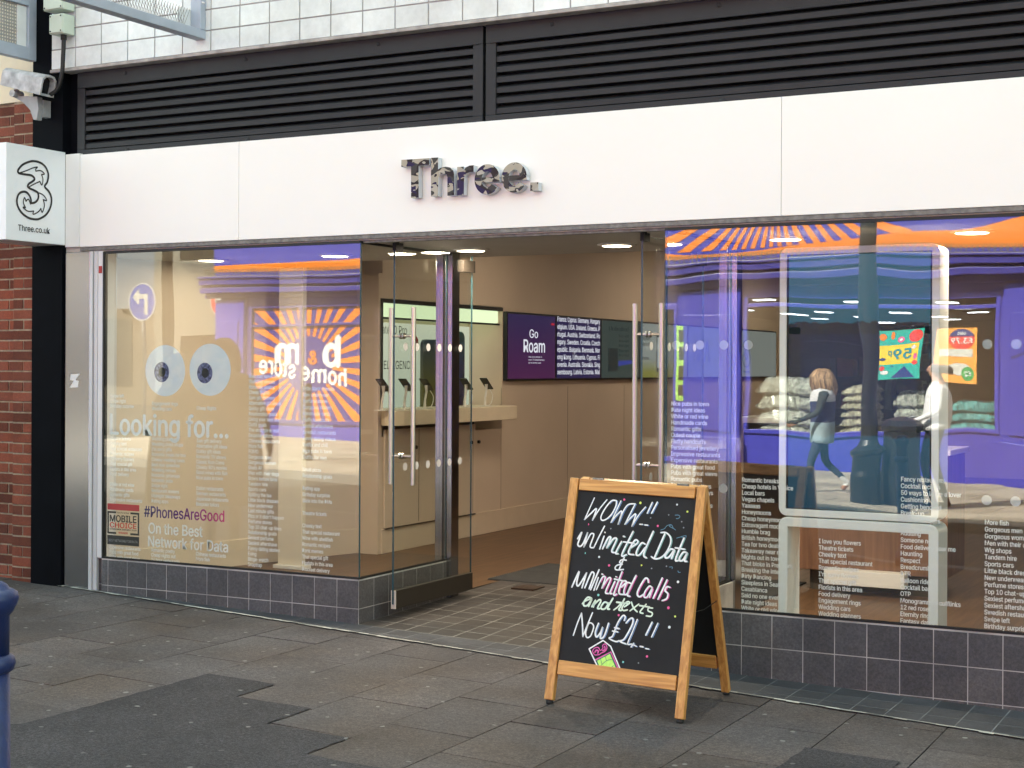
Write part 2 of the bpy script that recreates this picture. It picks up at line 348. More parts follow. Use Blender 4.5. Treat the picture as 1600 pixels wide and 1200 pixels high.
b = MB(); b.add([(x, y, g(x) + .0045) for x, y in pp], [tuple(range(len(pp)))]); o = b.build('tarmac_patch', m_asph); o['kind'] = 'structure'

# tiled apron in front of the shop and the tiled entrance ramp
XL, XR = -5.33, -3.25          # the two window corners either side of the entrance
def apron_y(x): return -.06 - .0847 * (x + 7.1)
def ent_z(x, y):               # ramps up to the shop floor
    t = min(1, max(0, y / 1.9)); return (g(x) + .006) * (1 - t) + .006 * t
def tiled_floor(name, x0, x1, y0f, y1, p, zf, gap=.0048):
    b = MB(); b.cur = 0; rnd = random.Random(5)
    nx = int(math.ceil((x1 - x0) / p))
    for i in range(nx):
        xa, xb = x0 + i * p, min(x1, x0 + (i + 1) * p); y = y1
        while y > y0f((xa + xb) / 2) + .01:
            ya = max(y - p, y0f((xa + xb) / 2)); b.t = rnd.random()
            c = [(xa + gap, ya + gap), (xb - gap, ya + gap), (xb - gap, y - gap), (xa + gap, y - gap)]
            b.hexa([(X, Y_, zf(X, Y_) - .03) for X, Y_ in c] + [(X, Y_, zf(X, Y_)) for X, Y_ in c]); y -= p
    b.cur = 1; b.t = .5
    xs = np.linspace(x0, x1, max(12, int((x1 - x0) / .1)))
    for a, c_ in zip(xs[:-1], xs[1:]):
        for q in range(12):
            P4 = [(x, (y0f(x) - .012) * (1 - t) + y1 * t) for x, t in ((a, q / 12), (c_, q / 12), (c_, (q + 1) / 12), (a, (q + 1) / 12))]
            b.add([(x, y, zf(x, y) - .0005) for x, y in P4], [(0, 1, 2, 3)])
    o = b.build(name, [m_floor_tile, m_floor_grout]); o['kind'] = 'structure'; return o
m_floor_tile = attr_mat('floor_tile', (.043, .038, .036), .6, .18, False, 7, .1, hue=(1, .93, .82))
m_floor_grout = mat('floor_grout', (.165, .155, .138), .9, var=.6, scale=3.5)
tiled_floor('entrance_floor', XL + .0, XR - .0, lambda x: 0.0, 1.9, .173, ent_z)
m_floor_tile = attr_mat('apron_tile', (.054, .054, .060), .6, .14, False, 7, .1); m_floor_grout = mat('apron_grout', (.16, .16, .16), .9, var=.6, scale=3.5)
tiled_floor('apron', -7.85, 4, apron_y, -.001, .176, lambda x, y: g(x) + .006, gap=.003)
# pale mortar line between apron and slabs
b = MB(); prev = None; rr2 = random.Random(2)
xs = np.arange(-7.9, 4.01, .07)
for xa, xb in zip(xs[:-1], xs[1:]):
    wv = rr2.uniform(.006, .030); b.t = rr2.random()
    b.add([(xa, apron_y(xa) - wv, g(xa) + .0078), (xb, apron_y(xb) - wv, g(xb) + .0078), (xb, apron_y(xb) + .004, g(xb) + .0078), (xa, apron_y(xa) + .004, g(xa) + .0078)], [(0, 1, 2, 3)])
o = b.build('mortar_line', attr_mat('mortar', (.40, .38, .34), .9, .5, False, 14)); o['kind'] = 'structure'

# shop interior shell
m_oak_floor = wood('oak_floor', (.085, .042, .018), (.17, .09, .042), 'Y', .38, .6, .05)
b = MB()
b.add([(-8.3, .03, 0), (XL - .02, .03, 0), (XL - .02, 15, 0), (-8.3, 15, 0)], [(0, 1, 2, 3)])
b.add([(XL - .02, 1.9, 0), (XR + .02, 1.9, 0), (XR + .02, 15, 0), (XL - .02, 15, 0)], [(0, 1, 2, 3)])
b.add([(XR + .02, .03, 0), (3.2, .03, 0), (3.2, 15, 0), (XR + .02, 15, 0)], [(0, 1, 2, 3)])
o = b.build('shop_floor', m_oak_floor); o['kind'] = 'structure'
m_wall = mat('beige_wall', (.62, .52, .405), .6, var=.04, scale=1.5)
m_soff = mat('soffit_white', (.50, .48, .44), .7, var=.05, scale=2)
b = MB(); b.box(-8.3, 3.2, .02, 1.6, 2.405, 2.6); b.box(-8.3, 3.2, 1.55, 1.6, 2.6, 3.1); b.box(-8.3, 3.2, 1.6, 15.1, 3.1, 3.2)
o = b.build('ceiling', m_soff); o['kind'] = 'structure'
def wall(name, label, rects, M=m_wall):
    b = MB(); 
    for r_ in rects: (b.box(*r_) if len(r_) == 6 else b.hexa(r_))
    o = b.build(name, M); return tag(o, label, 'wall')
# the long side wall: a splayed first stretch, then straight to the back; skirting and joints as real relief
w1 = thing('interior_wall', 'long beige interior side wall with skirting behind the open entrance', 'wall', (-7.1, 2.9, 0))
b = MB(); b.hexa([(-8.05, .1, 0), (-7.2, 2.85, 0), (-7.6, 2.85, 0), (-8.45, .1, 0), (-8.05, .1, 2.41), (-7.2, 2.85, 2.41), (-7.6, 2.85, 2.41), (-8.45, .1, 2.41)])
b.box(-7.6, -7.2, 1.6, 2.85, 2.6, 3.1)
b.box(-7.9, -7.0, 2.85, 5.02, 2.19, 3.1); b.box(-7.9, -7.0, 2.85, 5.02, .0, 1.0); b.box(-7.9, -7.38, 2.85, 5.02, 1.0, 2.19); b.box(-7.4, -7.0, 2.79, 2.849, .0, 2.4)
b.box(-7.9, -7.0, 5.02, 15, .0, 3.1); b.build('plaster_wall', m_wall, w1)
b = MB(); b.box(-7.0, -6.985, 2.84, 15, .0, .21); b.hexa([(-8.05 + .012, .1, 0), (-7.2 + .012, 2.85, 0), (-7.21, 2.85, 0), (-8.06, .1, 0), (-8.05 + .012, .1, .21), (-7.2 + .012, 2.85, .21), (-7.21, 2.85, .21), (-8.06, .1, .21)])
b.build('skirting', mat('skirting_beige', (.62, .525, .40), .55, var=.03), w1, bevel=.003)
b = MB()
for y in (5.0, 6.5, 8.0, 9.6): b.box(-7.0, -6.9985, y, y + .006, .21, 1.4)
b.build('panel_joint', mat('joint_line', (.30, .24, .17), .7), w1)
wall('interior_wall', 'beige back wall at the far end of the shop', [(-7.9, 3.2, 14.9, 15.1, 0, 3.1)])
wall('interior_wall', 'brown side wall of the shop beyond the display window with the white kiosk', [(3.0, 3.2, .2, 14.9, 0, 3.1)], mat('brown_wall', (.2, .12, .07), .6))

# ================================================================== THE BUILDING ABOVE
m_wtile = attr_mat('glazed_white_tile', (.66, .69, .68), .3, .05, False, 3, .0, spec=.5, fine=.015, mid=.03)
bld = thing('shop_building', 'building with white glazed tile wall above the dark louvres', 'building', (-4, .2, 3.7))
b = MB(); rnd = random.Random(9)
xa0 = -7.73 - .0
for j in range(10):
    z0 = 3.712 + j * .141
    for i in range(-1, 48):
        x0 = -7.733 + i * .2432
        b.t = rnd.random(); b.box(max(x0, -7.962) + .005, x0 + .2432 - .005, -.03 + rnd.uniform(-.0012, .0012), .0, z0 + .005, z0 + .141 - .005)
b.build('wall_tiles', m_wtile, bld)
b = MB(); b.box(-7.962, 14, -.024, .25, 3.712, 9.0); b.build('wall', mat('tile_grout_grey', (.33, .32, .32), .85, var=.12), bld)
b = MB(); b.box(-7.962, 14, -.045, .20, 3.688, 3.711); b.build('sill', mat('concrete_sill', (.36, .33, .31), .85, var=.25, scale=14), bld, bevel=.004)
b = MB(); b.box(-8.4, 14, .25, 16, 8.8, 9.0); b.box(-8.4, 14, 15.8, 16, 0, 8.8); b.box(13.8, 14, .25, 15.8, 0, 8.8); b.box(-8.62, -8.4, .3, 16, 0, 9.0)
b.box(3.2, 14, .02, .25, 0, 3.688); b.build('roof', mat('flat_roof', (.2, .2, .2), .9), bld)

# dark louvre panels between tile wall and fascia
m_louv = mat('louvre_grey', (.018, .019, .022), .5, var=.12, spec=.3)
def louvre(x0, x1, label):
    t = thing('louvre_panel', label, 'louvre', (x0, .05, 3.1), 'louvre panels over the fascia')
    b = MB(); yf = .03
    b.box(x0, x1, yf, .12, 3.575, 3.686); b.box(x0, x1, yf, .12, 3.02, 3.135)
    b.box(x0, x0 + .07, yf + .001, .12, 3.135, 3.575); b.box(x1 - .07, x1, yf + .001, .12, 3.135, 3.575)
    b.box(x0 + .03, x1 - .03, yf - .006, yf, 3.572, 3.582)
    b.build('frame', m_louv, t, bevel=.003)
    b = MB()
    for k in range(7):
        z = 3.150 + k * .063
        b.prism([(x0 + .07, .040, z - .008), (x0 + .07, .110, z + .040), (x0 + .07, .106, z + .060), (x0 + .07, .052, z + .032), (x0 + .07, .040, z + .024)], (x1 - x0 - .14, 0, 0))
    b.build('slats', m_louv, t)
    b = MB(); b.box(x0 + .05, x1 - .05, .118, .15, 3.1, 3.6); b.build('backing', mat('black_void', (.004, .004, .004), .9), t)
    for x in np.arange(x0 + .45, x1 - .2, 1.05):
        b = MB(); b.lathe([(.014, -.008), (.014, .004), (.006, .008)], (x, yf, 3.647), 8, 'Y'); b.build('screw', m_louv, t)
        b = MB(); b.lathe([(.016, -.008), (.016, .006), (.006, .01)], (x + .02, yf, 3.105), 8, 'Y'); b.build('screw', m_louv, t)
    return t
louvre(-7.77, -4.462, 'dark grey louvre panel ending over the word Three, beside the black wall')
louvre(-4.442, 4.0, 'dark grey louvre panel running from above the entrance past the kiosk window')
wall('wall', 'black painted recess wall between brick pier and louvres', [(-7.95, -7.775, .06, .3, 3.0, 3.72), (-8.15, -7.97, -.02, .3, 3.687, 9.0), (-8.15, -7.86, -.02, .3, -.06, 3.687)], mat('black_paint', (.0035, .004, .006), .65, var=.2, scale=5, spec=.04))

# ================================================================== FASCIA AND SIGNS
m_fas = mat('fascia_white', (.84, .825, .785), .38, var=.012, scale=1.2)
fa = thing('shop_fascia', 'long white shop fascia board with camouflage letters over the entrance', 'shop sign', (-4.5, 0, 2.44))
m_alu = mat('alu_trim', (.15, .145, .135), .5, .0, var=.45, scale=26)
cuts = [-7.712, -6.30, -2.565, 1.2, 4.0]
for a, c_ in zip(cuts[:-1], cuts[1:]):
    b = MB(); b.box(a + .0012, c_ - .0012, 0, .06, 2.44, 3.095); b.build('fascia_panel', m_fas, fa, bevel=.002)
b = MB(); b.box(-7.712, 4, .062, .2, 2.45, 3.09); b.build('fascia_box', mat('dark_box', (.05, .05, .05), .8), fa)
b = MB(); b.box(-7.712, 4, .004, .10, 2.412, 2.4385); b.box(-7.6, 4, .03, .06, 2.388, 2.412); b.build('lower_trim', m_alu, fa, bevel=.002)
# camouflage letters with white returns
M, n, p = new('camouflage'); p.inputs['Roughness'].default_value = .3; p.inputs['Specular IOR Level'].default_value = .25
tc = n.nodes.new('ShaderNodeTexCoord'); mp = n.nodes.new('ShaderNodeMapping'); mp.inputs['Scale'].default_value = (1, 1, 1.5)
last = None
for k, (sc_, th_, c_) in enumerate([(9, 0, (.040, .044, .040)), (11, .50, (.36, .33, .265)), (12, .56, (.013, .013, .014)), (13, .60, (.014, .013, .055)), (17, .64, (.40, .37, .31))]):
    if last is None: rgb = n.nodes.new('ShaderNodeRGB'); rgb.outputs[0].default_value = c_ + (1,); last = rgb.outputs[0]; n.links.new(tc.outputs['Object'], mp.inputs[0]); continue
    ad_ = n.nodes.new('ShaderNodeVectorMath'); ad_.operation = 'ADD'; ad_.inputs[1].default_value = (k * 3.7, k * 1.9, k * 5.3); n.links.new(mp.outputs[0], ad_.inputs[0])
    nz = n.nodes.new('ShaderNodeTexNoise'); nz.inputs['Scale'].default_value = sc_; nz.inputs['Detail'].default_value = .5; nz.inputs['Distortion'].default_value = .5; n.links.new(ad_.outputs[0], nz.inputs['Vector'])
    gt_ = n.nodes.new('ShaderNodeMath'); gt_.operation = 'GREATER_THAN'; gt_.inputs[1].default_value = th_; n.links.new(nz.outputs['Fac'], gt_.inputs[0])
    mx_ = n.nodes.new('ShaderNodeMix'); mx_.data_type = 'RGBA'; n.links.new(gt_.outputs[0], mx_.inputs[0]); n.links.new(last, mx_.inputs[6]); mx_.inputs[7].default_value = c_ + (1,); last = mx_.outputs[2]
n.links.new(last, p.inputs['Base Color'])
m_camo = M; m_ret = mat('letter_return', (.55, .57, .61), .4, var=0)
YF = -.05
def tz(pts): return [Vector(at(610 + x / 6.154, 230 + y / 6.154, (0, 1, 0), YF)) for x, y in pts]
dep = Vector((0, .046, 0))
def letter(polys):
    b = MB()
    for k, q in enumerate(polys):
        n0 = len(b.f); b.prism([v + Vector((0, .0008 * k, 0)) for v in tz(q)], dep - Vector((0, .0008 * k, 0)))
        for f in range(n0 + 2, len(b.f)): b.mi[f] = 1
    return b.build('letter', [m_camo, m_ret], fa)
letter([[(105, 122), (375, 104), (375, 171), (272, 178), (272, 484), (198, 488), (198, 184), (105, 190)]])
letter([[(390, 102), (458, 98), (458, 215), (480, 198), (530, 188), (575, 195), (605, 222), (614, 260), (614, 462), (548, 466), (548, 290), (540, 262), (512, 250), (480, 258), (462, 285), (458, 470), (390, 474)]])
letter([[(642, 190), (705, 186), (705, 222), (725, 195), (760, 176), (800, 172), (800, 238), (760, 240), (728, 252), (710, 285), (706, 458), (642, 462)]])
def letter_e(cx, cy):
    rx, ry, ix, iy = 121, 146, 53, 76; out = []; inn = []
    for k in range(49):
        a = R(6 + (324 - 6) * k / 48); c_, s_ = math.cos(a), math.sin(a)
        out.append((cx + rx * c_, cy - ry * s_ - c_ * 7)); inn.append((cx + ix * c_, cy - iy * s_ - c_ * 3))
    b = MB(); O, I = tz(out), tz(inn); n_ = len(O); vs = O + I + [v + dep for v in O + I]
    fs = [(i, n_ + i, n_ + i + 1, i + 1) for i in range(n_ - 1)]; b.add(vs, fs, 0)
    sd_ = [(i + 1, 2 * n_ + i + 1, 2 * n_ + i, i) for i in range(n_ - 1)] + [(n_ + i, 3 * n_ + i, 3 * n_ + i + 1, n_ + i + 1) for i in range(n_ - 1)] + [(0, 2 * n_, 3 * n_, n_), (n_ - 1, 2 * n_ - 1, 4 * n_ - 1, 3 * n_ - 1)]
    b.add(vs, sd_, 1)
    bar = tz([(cx - 62, cy - 18), (cx + 112, cy - 26), (cx + 121, cy + 22), (cx - 62, cy + 32)]); n0 = len(b.f)
    b.prism([v + Vector((0, .0008, 0)) for v in bar], dep - Vector((0, .0008, 0)))
    for f in range(n0 + 2, len(b.f)): b.mi[f] = 1
    return b.build('letter', [m_camo, m_ret], fa)
letter_e(930, 309); letter_e(1190, 291)
letter([[(1345, 340), (1422, 336), (1422, 416), (1345, 420)]])

# projecting blade sign at the end of the fascia
m_sign = mat('sign_white', (.78, .80, .82), .35, var=.01); m_ink = mat('black_ink', (.01, .01, .011), .5, var=0)
bs = thing('projecting_sign', 'white box sign with black outlined 3 projecting beside the camera', 'sign', (-7.95, -.28, 2.46))
b = MB(); b.box(-8.13, -7.85, -.555, .0, 2.456, 3.12); b.build('sign_box', m_sign, bs, bevel=.004)
b = MB(); b.box(-7.849, -7.7135, -.002, .07, 2.442, 3.105); b.build('end_panel', mat('end_panel_white', (.74, .74, .72), .4, var=.01), bs, bevel=.003)
def zp(pts, ox, oy, k, n_, kk): return [at(ox + x / k, oy + y / k, n_, kk) for x, y in pts]
outer = [(192, 400), (188, 372), (230, 320), (290, 290), (350, 278), (420, 295), (470, 335), (497, 390), (503, 440), (490, 500), (465, 543), (505, 590), (530, 640), (536, 700), (520, 770), (480, 835), (420, 875), (370, 885), (300, 870), (235, 825), (190, 760), (175, 690), (190, 630), (225, 600), (270, 600), (305, 635), (322, 680), (326, 712), (355, 712), (385, 690), (400, 650), (393, 608), (360, 585), (315, 565), (288, 543), (300, 515), (330, 495), (358, 470), (350, 445), (320, 425), (270, 418), (215, 408)]
fl = [[(205, 402), (280, 375), (340, 350), (390, 340), (372, 360), (372, 382)], [(372, 382), (425, 378), (462, 412), (432, 418)], [(432, 418), (447, 470), (435, 528), (415, 490)], [(415, 490), (360, 515), (305, 545)],
      [(393, 605), (440, 625), (470, 655), (485, 690), (450, 680)], [(450, 680), (462, 740), (440, 812), (425, 770)], [(425, 770), (400, 805), (345, 832), (350, 798)], [(350, 798), (290, 800), (240, 760), (265, 762)], [(265, 762), (243, 710), (255, 658), (270, 697)], [(270, 697), (295, 675), (318, 725)]]
b = MB(); NX = (1, 0, 0)
b.ribbon(crom(zp(outer, 0, 210, 6.667, NX, -7.848), 5, True) + [Vector(zp(outer[:1], 0, 210, 6.667, NX, -7.848)[0])], .0155, NX, th=.001)
for q in fl: b.ribbon(crom(zp(q, 0, 210, 6.667, NX, -7.848), 5), .0085, NX, th=.001)
b.build('logo', m_ink, bs)
pa = at(0 + 188 / 6.667, 210 + 955 / 6.667, NX, -7.848); pb = at(0 + 520 / 6.667, 210 + 993 / 6.667, NX, -7.848)
b = MB(); letters(b, 'Three.co.uk', (-7.848, pa[1], 2.527), '+x', cap=.040, width=pb[1] - pa[1], bold=.02); b.build('lettering', m_ink, bs)

# black wall post, steel pilaster, brick neighbour
def attr_brick(name, c): return attr_mat(name, c, .85, .38, False, 9, .5, hue=(1.0, .8, .68))
m_brick = attr_brick('red_brick', (.165, .052, .032)); m_mort = mat('brick_mortar', (.30, .24, .17), .95, var=.3, scale=20, bump=.4)
nb = thing('brick_building', 'red brick neighbouring building with cream upper wall beside the black post', 'building', (-9, .1, 0))
b = MB(); rnd = random.Random(4)
def bricks(x0, x1, yf, z0, z1, flip=0):
    zz = z0; k = flip
    while zz < z1 - .02:
        x = x0 - (.11 if k % 2 else 0)
        while x < x1:
            L_ = .215 if (k % 2 == 0) else .215
            xa, xb = max(x, x0), min(x + L_, x1)
            if xb - xa > .02: b.t = rnd.random(); b.box(xa + .006, xb - .006, yf + rnd.uniform(-.003, .003), yf + .06, zz + .007, zz + .069)
            x += L_
        zz += .075; k += 1
ZB = float(at(30, 160, (0, 1, 0), .03)[2])
bricks(-8.36, -8.155, .0, -.02, ZB); bricks(-10.6, -8.365, .05, -.02, ZB, 1)
b.build('brick_wall', m_brick, nb)
b = MB(); b.box(-8.358, -8.157, .005, .3, -.1, ZB); b.box(-16, -8.366, .055, .3, -.1, ZB); b.build('mortar', m_mort, nb)
b = MB(); b.box(-16, -8.16, .02, .3, ZB + .002, 9.0); b.box(-16, -8.62, .3, 14, 8.8, 9); b.build('upper_wall', mat('cream_render', (.70, .62, .45), .7, var=.05), nb)
tb = thing('shading_block', 'unseen rendered block added to shade the far left of the street', 'building', (-36, 0, 0))  # out of view, added so its shadow darkens the street's left end
b = MB(); b.box(-46, -27.5, .0, 14, -.1, 16); b.build('wall', MATS['cream_render'], tb)
for k in range(6):
    for z in (1.2, 4.4, 7.6, 10.8): b = MB(); b.box(-45 + k * 2.9, -43.4 + k * 2.9, -.03, .02, z, z + 1.7); b.build('window', mat('dark_pane', (.02, .02, .025), .1, var=0), tb)
m_steel = brushed('brushed_steel')
pil = thing('steel_pilaster', 'brushed steel cladding strip between black post and shop window', 'pilaster', (-7.72, 0, 0))
b = MB(); b.box(-7.85, -7.615, .0, .25, -.05, 2.405); b.build('cladding', m_steel, pil, bevel=.004)
b = MB(); zz = 1.49; b.prism([(-7.80, -.0012, zz - .05), (-7.72, -.0012, zz - .045), (-7.715, -.0012, zz + .0), (-7.745, -.0012, zz + .005), (-7.705, -.0012, zz + .05), (-7.79, -.0012, zz + .045), (-7.795, -.0012, zz + .005), (-7.76, -.0012, zz)], (0, .001, 0)); b.build('torn_sticker', mat('paper_white', (.7, .7, .7), .7), pil)
b = MB(); b.box(-7.612, -7.585, -.006, .2, -.045, 2.405); b.box(-7.58, -7.545, .004, .2, -.03, 2.405); b.build('edge_strip', mat('grey_white_strip', (.55, .55, .56), .45, .2, var=.04), pil, bevel=.002)
# ================================================================== SHOP WINDOWS
m_gl = glass('window_glass', .082, wave=.0008); m_gl2 = glass('window_glass_wavy', .078, wave=.0028); m_gld = glass('door_glass', .045)
m_edge = mat('glass_edge', (.03, .075, .085), .25, var=0); m_black = mat('black_seal', (.006, .006, .006), .6, var=0)
m_vinyl = mat('white_vinyl', (.93, .94, .93), .6, var=0)
def pane(b, x0, x1, y0, y1, z0, z1, axis):
    """a sheet of glass: two big glass faces (slot 0) and green edges (slot 1)"""
    v = [(x0, y0, z0), (x1, y0, z0), (x1, y1, z0), (x0, y1, z0), (x0, y0, z1), (x1, y0, z1), (x1, y1, z1), (x0, y1, z1)]
    big = [(0, 1, 5, 4), (2, 3, 7, 6)] if axis == 'y' else [(1, 2, 6, 5), (3, 0, 4, 7)]
    allf = [(0, 3, 2, 1), (4, 5, 6, 7), (0, 1, 5, 4), (1, 2, 6, 5), (2, 3, 7, 6), (3, 0, 4, 7)]
    b.add(v, big, 0); b.add(v, [f for f in allf if f not in big], 1); return b
def tiled_face(b, x0, x1, zt, p, h, zbot, y=None, X=None, anchor=None, nrm=-1):
    """tiles on a vertical face: along x at depth y, or along y at depth X"""
    rnd = random.Random(int(abs(x0) * 100)); a = anchor if anchor is not None else x0
    i = int(math.floor((x0 - a) / p))
    while a + i * p < x1 - .005:
        u0, u1 = max(x0, a + i * p), min(x1, a + (i + 1) * p); z = zt; k = 0
        if u1 - u0 < .012: i += 1; continue
        zb_ = zbot((u0 + u1) / 2)
        while z > zb_ + .004:
            z2 = z - h; b.t = rnd.random(); gp = .0026
            lo = [max(z2 + gp, zbot(u)) if z2 < zb_ + .03 else z2 + gp for u in (u0, u1)]
            if max(lo) < z - gp - .004:
                for_ = [(u0 + gp, lo[0]), (u1 - gp, lo[1]), (u1 - gp, z - gp), (u0 + gp, z - gp)]
                if y is not None: b.prism([(u, y - .0015, q) for u, q in for_], (0, .012, 0))
                else: b.prism([(X - .0015 * nrm * -1, u, q) for u, q in for_], (-.012 * nrm, 0, 0))
            z = z2
        i += 1
wl = thing('shop_window', 'glazed shop window with two staring eyeball stickers and Looking for lettering', 'shop window', (-6.4, .05, 0))
b = MB(); tiled_face(b, -7.49, XL, .238, .176, .18, g, y=0, anchor=-7.432); tiled_face(b, .0, 1.10, .238, .176, .18, lambda y: ent_z(XL, y), X=XL, nrm=1)
tiled_face(b, -7.545, -7.497, .238, .176, .18, g, y=.03)
b.cur = 1; b.t = .5; b.box(-7.49, XL, .0, .03, -.12, .245); b.box(XL - .03, XL, .03, 1.1, -.12, .245); b.box(-7.545, -7.49, .032, .05, -.1, .245)
b.build('plinth', [m_tile, m_grout], wl)
b = MB(); pane(b, -7.475, XL + .0, .0, .012, .258, 2.385, 'y'); b.build('glass_pane', [m_gl, m_edge], wl)
b = MB(); pane(b, XL - .012, XL, .016, 1.095, .258, 2.385, 'x'); b.build('side_pane', [m_gld, m_edge], wl)
b = MB(); b.box(-7.49, -7.475, -.004, .03, .246, 2.40); b.box(-7.475, XL, -.003, .02, .246, .258); b.box(-7.475, XL, -.003, .02, 2.385, 2.40); b.box(XL - .016, XL + .003, .02, 1.09, .246, .258); b.box(XL - .016, XL + .003, .02, 1.09, 2.385, 2.40); b.build('seal', m_black, wl)
b = MB(); b.box(-7.543, -7.492, .006, .12, .245, 2.405); b.build('frame', mat('frame_white', (.66, .66, .67), .4, var=.03), wl, bevel=.003)
b = MB(); b.box(-7.535, -7.505, .003, .0055, 2.25, 2.30); b.build('red_sticker', mat('red_sticker_ink', (.35, .02, .02), .5), wl)
# eyes
M, n, p = new('iris_blue'); p.inputs['Roughness'].default_value = .4
tc = n.nodes.new('ShaderNodeTexCoord'); nz = n.nodes.new('ShaderNodeTexNoise'); nz.inputs['Scale'].default_value = 55; nz.inputs['Detail'].default_value = 5
rp = n.nodes.new('ShaderNodeValToRGB'); rp.color_ramp.elements[0].color = (.02, .02, .07, 1); rp.color_ramp.elements[1].color = (.25, .27, .50, 1); rp.color_ramp.elements[0].position = .35; rp.color_ramp.elements[1].position = .68
n.links.new(tc.outputs['Object'], nz.inputs['Vector']); n.links.new(nz.outputs['Fac'], rp.inputs[0]); n.links.new(rp.outputs[0], p.inputs['Base Color']); m_iris = M
M, n, p = new('eyeball'); p.inputs['Roughness'].default_value = .5
tc = n.nodes.new('ShaderNodeTexCoord'); nz = n.nodes.new('ShaderNodeTexNoise'); nz.inputs['Scale'].default_value = 7; nz.inputs['Detail'].default_value = 4; nz.inputs['Distortion'].default_value = .8
rp = n.nodes.new('ShaderNodeValToRGB'); rp.color_ramp.elements[0].position = .3; rp.color_ramp.elements[1].position = .7; rp.color_ramp.elements[0].color = (.74, .82, .90, 1); rp.color_ramp.elements[1].color = (.92, .92, .93, 1)
n.links.new(tc.outputs['Object'], nz.inputs['Vector']); n.links.new(nz.outputs['Fac'], rp.inputs[0]); n.links.new(rp.outputs[0], p.inputs['Base Color']); m_eye = M
YV = .0135
def disc_obj(name, c, r, M, parent, yo, r2=None):
    b = MB(); b.disc((c[0], yo, c[1]), (0, -1, 0), r, 48, r2=r2); return b.build(name, M, parent)
for (cx, cz), (ix, iz) in (((-6.938, 1.566), (-6.968, 1.556)), ((-6.548, 1.574), (-6.592, 1.552))):
    e = disc_obj('eyeball_sticker', (cx, cz), .176, m_eye, wl, YV + .0020)
    i_ = disc_obj('iris', (ix, iz), .066, m_iris, e, YV + .0014, .070); disc_obj('pupil', (ix + .004, iz), .031, m_ink, e, YV + .0009, .033)
# big words
def words(parent, name, s, x, z, cap, width, M=m_vinyl, bold=.02, y=YV):
    b = MB(); letters(b, s, (x, y, z), '-y', cap=cap, width=width, bold=bold); return b.build(name, M, parent)
words(wl, 'lettering', 'Looking for...', -7.435, 1.118, .142, 1.05, bold=.03)
M, n, p = new('violet_to_pink'); ge = n.nodes.new('ShaderNodeNewGeometry'); sx_ = n.nodes.new('ShaderNodeSeparateXYZ'); mr = n.nodes.new('ShaderNodeMapRange'); mr.inputs[1].default_value = -7.12; mr.inputs[2].default_value = -6.42
rp = n.nodes.new('ShaderNodeValToRGB'); rp.color_ramp.elements[0].color = (.015, .01, .14, 1); rp.color_ramp.elements[1].color = (.62, .01, .22, 1); e_ = rp.color_ramp.elements.new(.5); e_.color = (.10, .015, .22, 1)
n.links.new(ge.outputs['Position'], sx_.inputs[0]); n.links.new(sx_.outputs[0], mr.inputs[0]); n.links.new(mr.outputs[0], rp.inputs[0]); n.links.new(rp.outputs[0], p.inputs['Base Color'])
words(wl, 'lettering', '#PhonesAreGood', -7.118, .555, .074, .70, M, .022)
words(wl, 'lettering', 'On the Best', -7.078, .443, .072, .475, bold=.02); words(wl, 'lettering', 'Network for Data', -7.08, .352, .072, .695, bold=.02)
# award sticker
aw = thing('award_sticker', '', '', (-7.3, YV, .5)); aw.parent = wl; aw.location = Vector((-7.3, YV, .5)) - Vector((-6.4, .05, 0)); aw.name = 'award_sticker'
for k in ('label', 'category'):
    if k in aw: del aw[k]
b = MB(); b.box(-7.452, -7.162, YV, YV + .0008, .588, .632); b.build('red_band', mat('award_red', (.55, .02, .03), .5), aw)
b = MB(); b.box(-7.452, -7.162, YV, YV + .0008, .345, .41); b.build('black_band', m_ink, aw)
b = MB(); x0_, x1_, z0_, z1_ = -7.452, -7.162, .42, .578
b.box(x0_, x0_ + .013, YV, YV + .0008, z0_, z1_); b.box(x1_ - .013, x1_, YV, YV + .0008, z0_, z1_)
for z_ in (z0_, z1_ - .013): b.box(x0_ + .013, x0_ + .08, YV, YV + .0008, z_, z_ + .013); b.box(x1_ - .08, x1_ - .013, YV, YV + .0008, z_, z_ + .013)
letters(b, 'MOBILE', (-7.43, YV, .507), '-y', cap=.045, width=.245, bold=.035); letters(b, 'techradar', (-7.365, YV, .565), '-y', cap=.013, width=.115, bold=.01)
letters(b, 'CONSUMER AWARDS 2018', (-7.43, YV, .449), '-y', cap=.010, width=.245, bold=.03); b.build('lettering', m_ink, aw)
b = MB(); letters(b, 'CHOICE', (-7.43, YV, .465), '-y', cap=.036, width=.245, bold=.03); letters(b, 'WINNER', (-7.35, YV, .424), '-y', cap=.013, width=.085, bold=.03); b.build('lettering', mat('award_red_ink', (.62, .05, .03), .5), aw)
b = MB(); letters(b, 'BEST NETWORK FOR DATA', (-7.44, YV - .0006, .366), '-y', cap=.017, width=.265, bold=0); b.build('lettering', mat('award_grey_ink', (.35, .36, .38), .5), aw)
